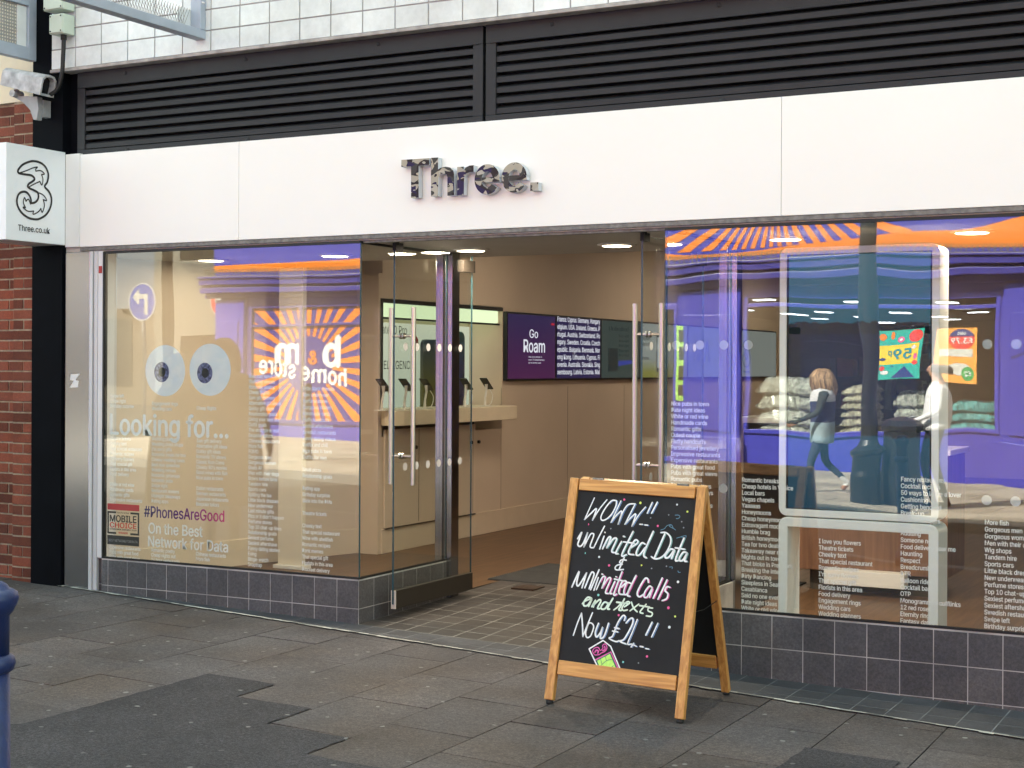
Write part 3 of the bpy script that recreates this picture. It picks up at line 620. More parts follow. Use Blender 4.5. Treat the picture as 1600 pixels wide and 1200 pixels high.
# the columns of little search terms, one vinyl sheet per column
def column(parent, x, z, lines, dz=.0357, size=.0330, y=YV, sq=.83):
    b = MB()
    for i, s in enumerate(lines):
        if s: letters(b, s, (x, y, z - i * dz), '-y', size=size, bold=.026, squeeze=sq, res=2)
    return b.build('lettering', m_vinyl, parent)
D = .0357
column(wl, -7.432, 1.376, ['Swipe left', 'Swipe right', 'Birthday surprise'])
column(wl, -7.432, 1.078, ['Theatre tickets', 'Cheeky text', 'That special restaurant', 'Romantic recipes', "I'm sorry flowers", 'That special gift', 'Florists in this area', 'Food delivery', '', 'White or red wine', 'Handmade cards', 'Romantic gifts', 'Impressive restaurants'])
column(wl, -7.432, .316, ['Expensive restaurants', 'Pubs with great food', 'Pubs with great views'], dz=.034)
column(wl, -7.053, 1.328, ['Engagement rings', 'Wedding cars'])
column(wl, -7.053, 1.085, ['Wedding planners', 'Wedding dress shops', "I'm sorry gifts", 'Romantic meals for two', 'Cheesy wedding tunes', 'Best man speeches', 'Wedding venues', 'Romantic getaways', 'Romantic pubs', 'Swipe right', 'Restaurant reviews', 'Midnight takeaways', 'Dating apps'])
column(wl, -7.053, .318, ['Romantic poetry', 'Cheap nights out', '24 hour restaurants'], dz=.034)
column(wl, -6.66, 1.303, ['Cheap flights'])
column(wl, -6.66, 1.082, ['3am gift delivery', 'Alternative gift ideas', 'Quirky gift ideas', 'Romantic TV shows', 'Classic Rom Coms', "Cheesy 80's movies", 'Good wines with fish', 'Nice pubs in town', '', 'Italian restaurants', 'German restaurants', 'Japanese restaurants', 'Bespoke tailors'])
column(wl, -6.66, .315, ['Chinese restaurants', 'More fish'], dz=.034)
column(wl, -6.219, 1.522, ['Best man speeches', 'Wedding venues', 'Romantic poetry', 'Cheap flights', '3am gift delivery', 'Alternative gift ideas', 'Quirky gift ideas', 'Relationship goals', 'Living your best life', 'Outfit goals', 'The struggle is real', 'Bespoke tailors', 'Chinese restaurants', 'More fish', 'FOMO', 'Gorgeous men', 'Gorgeous women', 'Goals AF', 'Men with their dogs', 'Brows before bros', 'Tandem hire', 'Sports cars', 'Spilling the tea', 'Little black dresses', 'New underwear', 'Last minute gifts', "Pics or it didn't happen", 'Perfume stores', 'Top 10 chat-up lines', 'Relationship goals', 'Sexiest perfume', 'Sexiest aftershave', 'Funny dating stories', 'Exing', 'Binge-watch', 'Snaptrap'])
column(wl, -5.78, 1.445, ['Little black dresses', 'New underwear', 'Perfume stores', 'Gorgeous women', 'Handmade cards', 'Fluffy handcuffs', 'Sexiest aftershave', 'Swedish restaurants', 'Funny dating videos', 'Netflix and chill', 'Nice pubs in town', 'Outfits for men', '', 'Small pizza', 'Relationship goals', '', 'Dating app', 'Birthday surprise', 'Slide into the DMs', '', 'Theatre tickets', '', 'Cheeky text', 'That special restaurant', 'Wine with shellfish', 'Romantic recipes', 'Dank memes', 'That special gift', 'Florists in this area', 'Discreet delivery'], dz=.0405)

wr = thing('shop_window', 'glazed shop window in front of the white kiosk with white search words', 'shop window', (-1.5, .05, 0))
b = MB(); tiled_face(b, XR, 3.9, .238, .1755, .18, g, y=0, anchor=-2.781); tiled_face(b, .0, 1.10, .238, .176, .18, lambda y: ent_z(XR, y), X=XR, nrm=-1)
b.cur = 1; b.t = .5; b.box(XR, 3.9, .0, .03, -.45, .245); b.box(XR, XR + .03, .03, 1.1, -.2, .245); b.build('plinth', [m_tile, m_grout], wr)
b = MB(); pane(b, XR, 1.19, .0, .012, .258, 2.385, 'y'); pane(b, 1.2, 3.9, .0, .012, .258, 2.385, 'y'); b.build('glass_pane', [m_gl2, m_edge], wr)
b = MB(); pane(b, XR, XR + .012, .016, 1.095, .258, 2.385, 'x'); b.build('side_pane', [m_gld, m_edge], wr)
b = MB(); b.box(XR, 3.9, -.003, .02, .246, .258); b.box(XR, 3.9, -.003, .02, 2.385, 2.40); b.box(XR - .003, XR + .016, .02, 1.09, .246, .258); b.box(XR - .003, XR + .016, .02, 1.09, 2.385, 2.40); b.box(1.19, 1.2, -.003, .02, .258, 2.385); b.build('seal', m_black, wr)
column(wr, -3.213, 1.386, ['Nice pubs in town', 'Date night ideas', 'White or red wine', 'Handmade cards', 'Romantic gifts', 'Cutest couple', 'Fluffy handcuffs', 'Personalised jewellery', 'Impressive restaurants', 'Expensive restaurants', 'Pubs with great food', 'Pubs with great views', 'Romantic pubs', 'Restaurant reviews', 'Midnight takeaways', 'Cheap nights out', '24 hour restaurants'])
column(wr, -2.788, .968, ['Romantic breaks', 'Cheap hotels in Venice', 'Local bars', 'Vegas chapels', 'Yaaaaas', 'Honeymoons', 'Cheap honeymoons', 'Extravagant mocha', 'Humble brag', 'British honeymoons', 'Tea for two deals', 'Takeaway near me', 'Nights out in town', 'That bloke in Pret York', 'Breaking the internet', 'Dirty Dancing', 'Sleepless in Seattle', 'Casablanca', 'Said no one ever GIF', 'Date night ideas', 'White or red wine'])
column(wr, -2.349, .652, ['I love you flowers', 'Theatre tickets', 'Cheeky text', 'That special restaurant', 'Romantic recipes', "I'm sorry flowers", 'That special gift', 'Florists in this area', 'Food delivery', 'Engagement rings', 'Wedding cars', 'Wedding planners'])
column(wr, -1.906, 1.006, ['Fancy restaurants', 'Cocktail recipes', '50 ways to leave a lover', 'Cushioning', 'Getting benched', 'Break-up', 'Divorce lawyers', 'Divorce letter', 'Adulting', 'Someone new', 'Food delivery near me', 'Haunting', 'Respect', 'Breadcrumbing', 'DTR', 'Balloon rides', 'Cocktail bars', 'OTP', 'Monogrammed cufflinks', '12 red roses', 'Eternity rings', 'Fantasy dates'])
column(wr, -1.474, .800, ['More fish', 'Gorgeous men', 'Gorgeous women', 'Men with their dogs', 'Wig shops', 'Tandem hire', 'Sports cars', 'Little black dresses', 'New underwear', 'Perfume stores', 'Top 10 chat-up lines', 'Sexiest perfume', 'Sexiest aftershave', 'Swedish restaurants', 'Swipe left', 'Birthday surprise'])
b = MB()
for x in np.arange(-3.184, 3.6, .1433):
    if -2.7 < x < -1.6: continue
    b.disc((x, YV + .001, 1.731), (0, -1, 0), .026, 20)
    if x < -2.85 and x > -2.95 or x > -1.6: b.disc((x, YV + .001, .926), (0, -1, 0), .026, 20)
b.build('frosted_dots', mat('frosted_grey', (.46, .46, .46), .7, var=0), wr)

# steel door jambs
def jamb(label, xa, xb, sgn):
    t = thing('door_jamb', label, 'door jamb', ((xa + xb) / 2, 1.15, 0), 'steel jambs of the entrance')
    lo, hi = min(xa, xb), max(xa, xb); w = hi - lo
    b = MB(); b.box(lo, lo + w * .44, 1.10, 1.205, -.06, 2.405); b.box(lo + w * .56, hi, 1.10, 1.205, -.06, 2.405); b.build('steel_post', m_steel, t, bevel=.003)
    b = MB(); b.box(lo + w * .44, lo + w * .56, 1.115, 1.2, -.06, 2.405); b.build('seal', m_black, t)
jamb('brushed steel jamb at the hinge of the open glass door near the eyeball window', -5.425, -5.292, 1)
jamb('brushed steel jamb at the hinge of the glass door near the kiosk window', -3.325, -3.205, -1)
# glass doors standing open
m_bronze = mat('dark_bronze_rail', (.030, .025, .019), .4, .3, var=.08); m_railend = mat('rail_end', (.62, .56, .46), .4, .2)
def door(label, X, sgn):
    t = thing('glass_door', label, 'door', (X, 1.2, 0), 'glass entrance doors')
    y0, y1 = .2, 1.215; zb = .04
    b = MB(); pane(b, X - .006, X + .006, y0, y1, zb + .03, 2.382, 'x'); b.build('glass_pane', [m_gld, m_edge], t)
    b = MB(); b.box(X - .018, X + .018, y0 + .012, y1, zb, zb + .118); b.cur = 1; b.box(X - .018, X + .018, y0 + .005, y0 + .012, zb, zb + .118); b.build('bottom_rail', [m_bronze, m_railend], t, bevel=.0015)
    b = MB(); b.box(X - .022, X + .022, y1 - .16, y1 + .01, 2.262, 2.345); b.build('patch_fitting', m_bronze, t, bevel=.002)
    b = MB(); b.box(X - .012, X + .012, y0 - .003, y0 + .09, 2.35, 2.40); b.lathe([(.018, 0), (.018, .02)], (X, y0 + .03, 2.385), 12); b.build('door_stop', m_black, t)
    for s in (1, -1):
        xo = X + s * .085
        b = MB(); b.tube([(xo, .3, .835), (xo, .3, 1.985)], .0165, 16); b.tube([(X + s * .0065, .3, 1.8), (xo, .3, 1.8)], .009, 10); b.tube([(X + s * .0065, .3, 1.02), (xo, .3, 1.02)], .009, 10); b.tube([(X + s * .0065, .3, 1.8), (X + s * .016, .3, 1.8)], .02, 12); b.tube([(X + s * .0065, .3, 1.02), (X + s * .016, .3, 1.02)], .02, 12)
        b.build('handle', mat('handle_steel', (.56, .53, .48), .28, 1, var=.03), t, smooth=False)
    b = MB()
    for y in np.arange(y0 + .13, y1 - .03, .143):
        for z in (1.731, .95): b.disc((X + .0075, y, z), (1, 0, 0), .026, 18)
    b.build('frosted_dots', MATS['frosted_grey'], t)
door('open glass door with steel bar handle beside the eyeball window', -5.2, 1)
door('open glass door seen edge-on beside the kiosk window', -3.475, -1)
# downlights in the soffit
m_lamp = emit('lamp_glow', (1, .86, .62), 14); m_ring = mat('white_ring', (.7, .68, .64), .4)
dl0 = thing('downlight', 'round warm recessed downlight over the entrance, beside the patch fitting', 'downlight', (-5.06, .95, 2.405), 'downlights in the soffit')
b = MB(); b.lathe([(.128, 0), (.126, -.007), (.098, -.012), (.092, .03)], (-5.06, .95, 2.405), 32); b.build('ring', m_ring, dl0)
b = MB(); b.lathe([(.092, -.013), (.092, -.0125)], (-5.06, .95, 2.405), 32); b.build('lamp', m_lamp, dl0)
la = bpy.data.lights.new('lamp_light', 'AREA'); la.shape = 'DISK'; la.size = .17; la.energy = 5.6; la.color = (1, .83, .64)
ob = bpy.data.objects.new('lamp_light', la); C.objects.link(ob); ob.parent = dl0; ob.location = (0, 0, -.016)
for x, lb in ((-3.985, 'round recessed downlight over the entrance, next to the kiosk window door'), (-2.85, 'round downlight seen through glass above the left edge of the kiosk'), (-1.73, 'round downlight seen through glass right of the kiosk'), (-6.20, 'round downlight seen through glass above the striped sunburst reflection'), (-7.33, 'round downlight seen through glass above the eyeballs')):
    c_ = dup(dl0); c_.location = (x, .98, 2.405); c_['label'] = lb
    if x < -7:                      # the lamp by the side wall is the dimmest of the row
        for ch in c_.children:
            if ch.type == 'LIGHT': ch.data = ch.data.copy(); ch.data.energy = .3

# ================================================================== INSIDE THE SHOP
m_white = mat('white_laminate', (.74, .72, .66), .4, var=.02)
m_cream = mat('cream_laminate', (.76, .67, .50), .45, var=.03)
al = thing('display_alcove', 'lit white display alcove with handset poster and printed words in the interior wall', 'display', (-7.2, 3.9, 1.2))
b = MB(); b.box(-7.379, -7.37, 2.855, 5.015, 1.12, 2.0); b.build('poster_back', emit('poster_glow', (.66, .74, .58), .5, (.88, .92, .70), 'Z', 1.2, 2.0), al)
b = MB(); b.box(-7.379, -7.06, 2.87, 5.0, 2.03, 2.04); b.box(-7.05, -7.04, 2.87, 5.0, 2.035, 2.15); b.build('light_panel', emit('alcove_light', (.80, .95, .58), .75), al)
b = MB(); b.box(-7.06, -6.992, 2.82, 5.02, 2.15, 2.185); b.box(-7.06, -6.992, 2.82, 2.855, 1.23, 2.15); b.box(-7.056, -7.03, 2.855, 5.02, 2.012, 2.03); b.build('frame', mat('black_frame', (.01, .01, .01), .4, var=0), al, bevel=.002)
b = MB(); letters(b, 'HUAWEI', (-7.368, 2.93, 1.90), '+x', cap=.075, width=.36, bold=.035); letters(b, 'Mate20 Pro', (-7.368, 3.34, 1.90), '+x', cap=.075, width=.50, bold=0)
letters(b, 'A NEW', (-7.368, 2.98, 1.70), '+x', cap=.035, width=.2); letters(b, 'HIGHER INTELLIGENCE', (-7.368, 2.90, 1.58), '+x', cap=.075, width=1.05, bold=0); b.build('lettering', m_ink, al)
b = MB(); b.disc((-7.3675, 3.98, 1.83), (1, 0, 0), .062, 24); b.build('red_badge', mat('badge_red', (.4, .02, .02), .5, var=0), al)
b = MB(); letters(b, 'Leica', (-7.366, 3.94, 1.81), '+x', cap=.035, width=.085); b.build('lettering', m_vinyl, al)
M, n, p = new('handset_blue'); p.inputs['Roughness'].default_value = .2
ge = n.nodes.new('ShaderNodeNewGeometry'); sx_ = n.nodes.new('ShaderNodeSeparateXYZ'); mr = n.nodes.new('ShaderNodeMapRange'); mr.inputs[1].default_value = 1.2; mr.inputs[2].default_value = 2.0
rp = n.nodes.new('ShaderNodeValToRGB'); rp.color_ramp.elements[0].color = (.012, .008, .06, 1); rp.color_ramp.elements[1].color = (.015, .10, .12, 1); e_ = rp.color_ramp.elements.new(.5); e_.color = (.01, .02, .12, 1)
n.links.new(ge.outputs['Position'], sx_.inputs[0]); n.links.new(sx_.outputs[2], mr.inputs[0]); n.links.new(mr.outputs[0], rp.inputs[0]); n.links.new(rp.outputs[0], p.inputs['Base Color'])
def rrect(y0, y1, z0, z1, r, x, k=6):
    out = []
    for cy, cz, a0 in ((y1 - r, z1 - r, 0), (y0 + r, z1 - r, 90), (y0 + r, z0 + r, 180), (y1 - r, z0 + r, 270)):
        for j in range(k + 1): a = R(a0 + 90 * j / k); out.append((x, cy + r * math.cos(a), cz + r * math.sin(a)))
    return out
b = MB(); b.prism(rrect(4.34, 4.72, 1.12, 1.945, .07, -7.30), (.05, 0, 0)); hp = b.build('handset_cutout', M, al, bevel=.008)
b = MB(); b.prism(rrect(4.47, 4.59, 1.60, 1.75, .05, -7.25), (.008, 0, 0)); b.build('lens', m_ink, hp)
b = MB(); b.prism(rrect(4.05, 4.36, 1.12, 1.86, .06, -7.355), (.04, 0, 0)); b.build('handset_cutout', emit('handset_gold', (.10, .09, .02), .5, (.02, .04, .06), 'Z', 1.4, 1.9), al, bevel=.008)
sh = thing('display_shelf', 'cream demo shelf and drawer unit beneath the lit display alcove', 'shelf', (-6.85, 3.7, 0))
b = MB(); b.prism([(-7.37, 2.86, 1.10), (-6.995, 2.86, 1.10), (-6.96, 2.78, 1.10), (-6.90, 2.74, 1.10), (-6.81, 2.76, 1.10), (-6.77, 2.84, 1.10), (-6.77, 4.90, 1.10), (-7.0, 4.98, 1.10), (-7.37, 4.98, 1.10)], (0, 0, .128)); b.build('shelf_top', m_cream, sh, bevel=.004)
b = MB(); b.box(-6.998, -6.978, 2.87, 4.45, .215, 1.06); b.build('drawer_front', m_wall, sh, bevel=.003)
b = MB(); b.box(-6.979, -6.9772, 3.42, 3.428, .23, 1.05); b.box(-6.979, -6.9772, 4.40, 4.406, .23, 1.05); b.box(-6.999, -6.99, 2.87, 4.45, 1.06, 1.099); b.box(-6.998, -6.972, 2.88, 4.45, .205, .214); b.build('shadow_gap', mat('shadow_gap_brown', (.05, .04, .028), .8, var=0), sh)
for y in (3.36, 4.36, 4.50):
    b = MB(); b.tube([(-6.9775, y, .89), (-6.958, y, .89)], .016, 12)
    b.build('knob', m_black, sh)
ph = thing('demo_phone', 'black demo phone on a white stand, at the alcove corner nearest the window', 'phone', (-6.90, 2.72, 1.229), 'demo phones on the shelf')
def phone_parts(root, x, y, z):
    a = R(38); c_, s_ = math.cos(a), math.sin(a); q = lambda u, w, v: (x + w * .0 + v * .0 + 0, 0, 0)
    def P_(u, w, t): return (x + w, y + u * c_ + t * s_, z + .215 - u * s_ + t * c_)
    b = MB(); b.hexa([P_(u, w, t) for t in (-.005, .005) for u, w in ((-.085, -.04), (.085, -.04), (.085, .04), (-.085, .04))]); ph_ = b.build('handset', mat('phone_black', (.012, .013, .016), .2, var=0), root, bevel=.004)
    b = MB(); b.hexa([P_(u, w, t) for t in (.0052, .0058) for u, w in ((-.078, -.035), (.078, -.035), (.078, .035), (-.078, .035))]); b.build('screen', mat('phone_screen', (.01, .02, .03), .08, var=0), ph_)
    b = MB(); b.tube([(x, y - .03, z), (x, y - .025, z + .08), (x, y + .0, z + .15), P_(0, 0, -.006)], [.014, .010, .010, .016], 10); b.box(x - .05, x + .05, y - .07, y + .03, z, z + .008); b.build('stand', m_white, root)
    b = MB(); b.tube(crom([P_(.08, 0, -.004), (x, y + .12, z + .10), (x, y + .08, z + .02), (x, y - .04, z + .006)], 5), .004, 6); b.build('cable', m_white, root)
phone_parts(ph, -6.90, 2.72, 1.229)
for y, lb in ((3.08, 'black demo phone whose white cable loops beneath it, between the two door handles'), (3.42, 'black demo phone left of the steel jamb beside the tall door handle'), (3.78, 'black demo phone hidden partly by the steel jamb'), (4.13, 'black demo phone in front of the big blue handset'), (4.52, 'black demo phone at the shelf end nearest the screens')):
    c_ = dup(ph); c_.location = (-6.90, y, 1.229); c_['label'] = lb
# the row of wall screens
def screen(y0, y1, label, M, draw=None):
    t = thing('wall_screen', label, 'screen', (-6.97, (y0 + y1) / 2, 1.8), 'row of wall screens')
    b = MB(); b.box(-7.0, -6.955, y0 + .002, y1 - .002, 1.468, 2.150); b.build('bezel', MATS['black_frame'], t, bevel=.003)
    b = MB(); b.box(-6.956, -6.9535, y0 + .02, y1 - .02, 1.488, 2.130); b.build('display', M, t)
    if draw: draw(t, y0, y1)
    return t
XS = -6.952
def w_roam(t, y0, y1):
    b = MB(); letters(b, 'Go', (XS, y0 + .48, 1.90), '+x', cap=.085, width=.19, bold=.01); letters(b, 'Roam', (XS, y0 + .35, 1.755), '+x', cap=.125, width=.48, bold=.02)
    for k, wd in enumerate((.30, .36, .28)): letters(b, ('Use your phone in', 'over 70 destinations', 'at no extra cost')[k], (XS, y0 + .46, 1.70 - k * .03), '+x', cap=.016, width=wd)
    b.build('lettering', emit('screen_white', (.72, .74, .8), .7), t)
    b = MB(); b.box(XS - .001, XS, y1 - .12, y1 - .04, 2.04, 2.06); b.build('red_tag', emit('screen_red', (.6, .02, .03), .6), t)
def w_list(t, y0, y1):
    b = MB()
    for k, s in enumerate(('France. Cyprus. Germany. Hungary', 'elgium. USA. Ireland. Greece. P', 'rtugal. Austria. Switzerland. Po', 'ngary. Sweden. Croatia. Czech', 'epublic. Bulgaria. Denmark. Nor', 'ong Kong. Lithuania. Cyprus. Fi', 'ovenia. Australia. Slovakia. Sing', 'xembourg. Latvia. Estonia. Mal')):
        letters(b, s, (XS, y0 + .03, 2.085 - k * .0795), '+x', cap=.052, width=1.07, bold=.012)
    b.build('lettering', MATS['screen_white'], t)
def w_box(t, y0, y1):
    b = MB(); b.box(XS - .001, XS, y0 + .2, y0 + .46, 1.56, 1.82); b.build('pictured_box', emit('screen_dark', (.008, .014, .015), 1), t)
    b = MB(); b.add([(XS, y0 + .48, 1.62), (XS, y0 + 1.0, 1.66), (XS, y0 + .9, 1.69), (XS, y0 + .48, 1.68)], [(0, 1, 2, 3)]); b.build('blue_streak', emit('screen_blue', (.02, .03, .16), 1), t)
    b = MB(); letters(b, 'Unlimited', (XS, y0 + .22, 2.02), '+x', cap=.05, width=.55, bold=.01)
    for k in range(5): letters(b, 'Data right', (XS, y0 + .5, 1.95 - k * .055), '+x', cap=.03, width=.28)
    b.build('lettering', MATS['screen_dark'], t)
def w_phone(t, y0, y1):
    b = MB(); letters(b, 'Discover', (XS, y0 + .05, 1.93), '+x', cap=.045, width=.26, bold=.02); letters(b, 'Wonderful', (XS, y0 + .05, 1.86), '+x', cap=.045, width=.28, bold=.02); letters(b, 'phones', (XS, y0 + .05, 1.70), '+x', cap=.04, width=.22, bold=.02)
    b.prism([(XS, y, z) for _, y, z in rrect(y0 + .5, y0 + .78, 1.55, 2.02, .04, 0)], (.001, 0, 0)); b.build('lettering', MATS['screen_dark'], t)
    b = MB(); b.box(XS + .0015, XS + .002, y0 + .53, y0 + .75, 1.6, 1.97); b.build('pictured_phone', emit('screen_grey', (.35, .42, .45), .8), t)
def w_wave(t, y0, y1):
    b = MB()
    for q in range(3): b.ribbon(crom([(XS, y0 + .2 + q * .2, 1.7), (XS, y0 + .3 + q * .2, 1.95), (XS, y0 + .36 + q * .2, 1.7), (XS, y0 + .42 + q * .2, 1.75)], 5), .02, NX)
    b.build('scribble', emit('screen_ink_blue', (.02, .05, .2), .8), t)
def w_three(t, y0, y1):
    b = MB(); o_ = [(XS, y0 + .45 + (x - 350) / 1100, 1.62 + (885 - y) / 1650) for x, y in outer]; b.ribbon(crom(o_, 4, True) + [Vector(o_[0])], .016, NX); letters(b, 'Three', (XS, y0 + .3, 1.54), '+x', cap=.03, width=.3, bold=.02); b.build('lettering', MATS['screen_dark'], t)
screen(5.03, 6.12, 'violet wall screen reading Go Roam', emit('roam_violet', (.040, .008, .040), 1, (.016, .011, .045), 'Z', 1.5, 2.1), w_roam)
screen(6.12, 7.25, 'navy wall screen filled with white country names', emit('list_navy', (.012, .009, .042), 1), w_list)
screen(7.25, 8.36, 'dim teal wall screen picturing a black box', emit('dim_teal', (.020, .032, .030), 1), w_box)
screen(8.36, 9.9, 'pale wall screen with yellow foot picturing a phone', emit('pale_yellow', (.14, .14, .035), 1, (.17, .19, .18), 'Z', 1.55, 1.72), w_phone)
screen(9.9, 11.7, 'pale blue wall screen with blue scribble behind the glass door', emit('pale_blue', (.10, .13, .17), 1), w_wave)
screen(11.7, 13.5, 'pale grey wall screen with outlined 3, last of the row', emit('pale_grey', (.11, .125, .12), 1), w_three)
dp = thing('display_board', 'tall cream board standing inside the window behind the striped sunburst reflection', 'display board', (-6.95, 1.75, 0))
pA = at(434, 887, (0, 0, 1), 0); pB = at(497, 885, (0, 0, 1), 0)
b = MB(); b.box(pA[0], pB[0], pA[1], pA[1] + .05, .03, 2.38); b.build('panel', mat('panel_cream', (.66, .60, .47), .5, var=.02), dp, bevel=.003)
b = MB(); b.box(pA[0] - .02, pB[0] + .02, pA[1] - .04, pA[1] + .10, .001, .03); b.build('foot', m_white, dp, bevel=.003)
# entrance mat and threshold
b = MB()
for k in range(34): b.box(-5.45, -3.3, 1.93 + k * .03, 1.93 + k * .03 + .018, .001, .011)
b.cur = 1; b.box(-5.45, -3.3, 1.92, 2.95, .0005, .004); o = b.build('entrance_mat', [mat('mat_grey', (.045, .044, .042), .9, var=.2), mat('mat_dark', (.012, .012, .012), .9)]); tag(o, 'dark ribbed entrance mat inside the doorway', 'door mat')
b = MB(); b.box(-5.08, -4.9, 1.60, 1.78, -.03, .009); o = b.build('floor_spring_cover', mat('bronze_plate', (.05, .03, .02), .4, .5)); tag(o, 'small brown metal floor plate at the open door near the mat', 'floor plate')
# digital kiosk in the window
ki = thing('display_kiosk', 'white double-framed floor-standing kiosk with big dark blue screen', 'kiosk', (-2.27, .6, 0))
def frame_ring(b, x0, x1, z0, z1, bw, ya, yb, r=.05, k=6, bwb=None):
    bwb = bw if bwb is None else bwb
    def ring(x0, x1, z0, z1, r):
        o_ = []
        for cx, cz, a0 in ((x1 - r, z1 - r, 0), (x0 + r, z1 - r, 90), (x0 + r, z0 + r, 180), (x1 - r, z0 + r, 270)):
            for j in range(k + 1): a = R(a0 + 90 * j / k); o_.append((cx + r * math.cos(a), cz + r * math.sin(a)))
        return o_
    A = ring(x0, x1, z0, z1, r); B_ = ring(x0 + bw, x1 - bw, z0 + bwb, z1 - bw, .004); n_ = len(A)
    vs = [(x, ya, z) for x, z in A] + [(x, ya, z) for x, z in B_] + [(x, yb, z) for x, z in A] + [(x, yb, z) for x, z in B_]; fs = []
    for i in range(n_):
        j = (i + 1) % n_
        fs += [(i, n_ + i, n_ + j, j), (2 * n_ + i, 2 * n_ + j, 3 * n_ + j, 3 * n_ + i), (i, j, 2 * n_ + j, 2 * n_ + i), (n_ + i, 3 * n_ + i, 3 * n_ + j, n_ + j)]
    return b.add(vs, fs)
m_kw = mat('kiosk_white', (.90, .90, .88), .35, var=.01)
b = MB(); frame_ring(b, -2.732, -1.812, .742, 2.305, .042, .50, .74); b.build('frame', m_kw, ki, bevel=.004)
b = MB(); frame_ring(b, -2.732, -1.812, .0, .735, .055, .50, .74, bwb=.02); b.build('base', m_kw, ki, bevel=.004)
b = MB(); b.box(-2.692, -1.852, .515, .73, .782, 2.265); b.build('screen', emit('kiosk_screen', (.006, .034, .060), 1, (.012, .078, .110), 'Z', .8, 2.2), ki)
b = MB(); b.box(-2.692, -1.852, .511, .5145, .782, .79); b.box(-2.692, -1.852, .511, .5145, 2.257, 2.265); b.box(-2.692, -2.68, .511, .5145, .79, 2.257); b.box(-1.864, -1.852, .511, .5145, .79, 2.257); b.build('screen_border', m_black, ki)
# the dark ornate picture frame shown on the kiosk screen
b = MB(); fx0, fx1, fz0, fz1 = -2.66, -1.89, 1.24, 1.84
for k in range(90):
    u = k / 90 * 4; s_ = int(u); t_ = u - s_
    cx, cz = [(fx0 + (fx1 - fx0) * t_, fz1), (fx1, fz1 - (fz1 - fz0) * t_), (fx1 - (fx1 - fx0) * t_, fz0), (fx0, fz0 + (fz1 - fz0) * t_)][s_]
    b.disc((cx + rnd.uniform(-.008, .008), .5138, cz + rnd.uniform(-.008, .008)), (0, -1, 0), rnd.uniform(.018, .034), 9)
for (a_, b_, c_, d_) in ((fx0 - .02, fx1 + .02, fz1 - .04, fz1 + .02), (fx0 - .02, fx1 + .02, fz0 - .02, fz0 + .04), (fx0 - .02, fx0 + .05, fz0, fz1), (fx1 - .05, fx1 + .02, fz0, fz1)): b.box(a_, b_, .5133, .5136, c_, d_)
b.build('pictured_frame', emit('frame_dark', (.006, .010, .012), 1), ki)
b = MB(); b.box(fx0 + .05, fx1 - .05, .5135, .5138, fz0 + .04, fz1 - .04); b.build('pictured_canvas', emit('canvas_navy', (.004, .012, .030), 1), ki)
# oak counter with a white plinth behind the kiosk
ct = thing('sales_counter', 'oak fronted sales counter with a white kick rail behind the kiosk legs', 'counter', (-3.0, 2.9, 0))
b = MB(); b.box(-3.30, -2.20, 2.62, 3.2, .15, 1.0); b.build('oak_front', wood('oak_panel', (.16, .075, .035), (.26, .13, .065), 'Z', .45, .6), ct, bevel=.004)
b = MB(); b.box(-3.04, -2.47, 2.5, 2.615, .07, .175); b.build('kick_rail', m_white, ct, bevel=.003)
b = MB(); b.box(-3.2, -2.3, 2.7, 3.1, .0, .148); b.build('plinth', MATS['shadow_gap_brown'], ct)
b = MB(); b.box(-3.32, -2.18, 2.6, 3.25, 1.002, 1.04); b.build('worktop', m_white, ct, bevel=.004)
ct2 = thing('demo_table', 'dark demo table standing beyond the doorway beside the handset wall', 'table', (-5.6, 9.6, 0))
b = MB(); b.box(-6.1, -4.9, 9.2, 10.4, .95, 1.02); b.build('table_top', m_white, ct2, bevel=.004)
b = MB(); b.box(-6.0, -5.0, 9.3, 10.3, .0, .95); b.build('cabinet', mat('dark_cabinet', (.02, .02, .022), .5), ct2)
# unseen glowing ceiling panels, added to brighten the deeper part of the shop
cl = thing('added_ceiling_light', 'added square ceiling panel, unseen, brightening the deep shop interior', 'ceiling light', (-5.5, 4.2, 3.1), 'added interior light panels')
b = MB(); b.box(-5.8, -5.2, 3.9, 4.5, 3.08, 3.099); b.build('frame', m_white, cl)
b = MB(); b.box(-5.77, -5.23, 3.93, 4.47, 3.076, 3.079); b.build('diffuser', emit('fill_panel_glow', (1, .82, .62), 20), cl)
for x, y in ((-5.5, 8.5), (-2.0, 4.2), (-2.0, 8.5), (-5.5, 12.5)): c_ = dup(cl); c_.location = (x, y, 3.1)

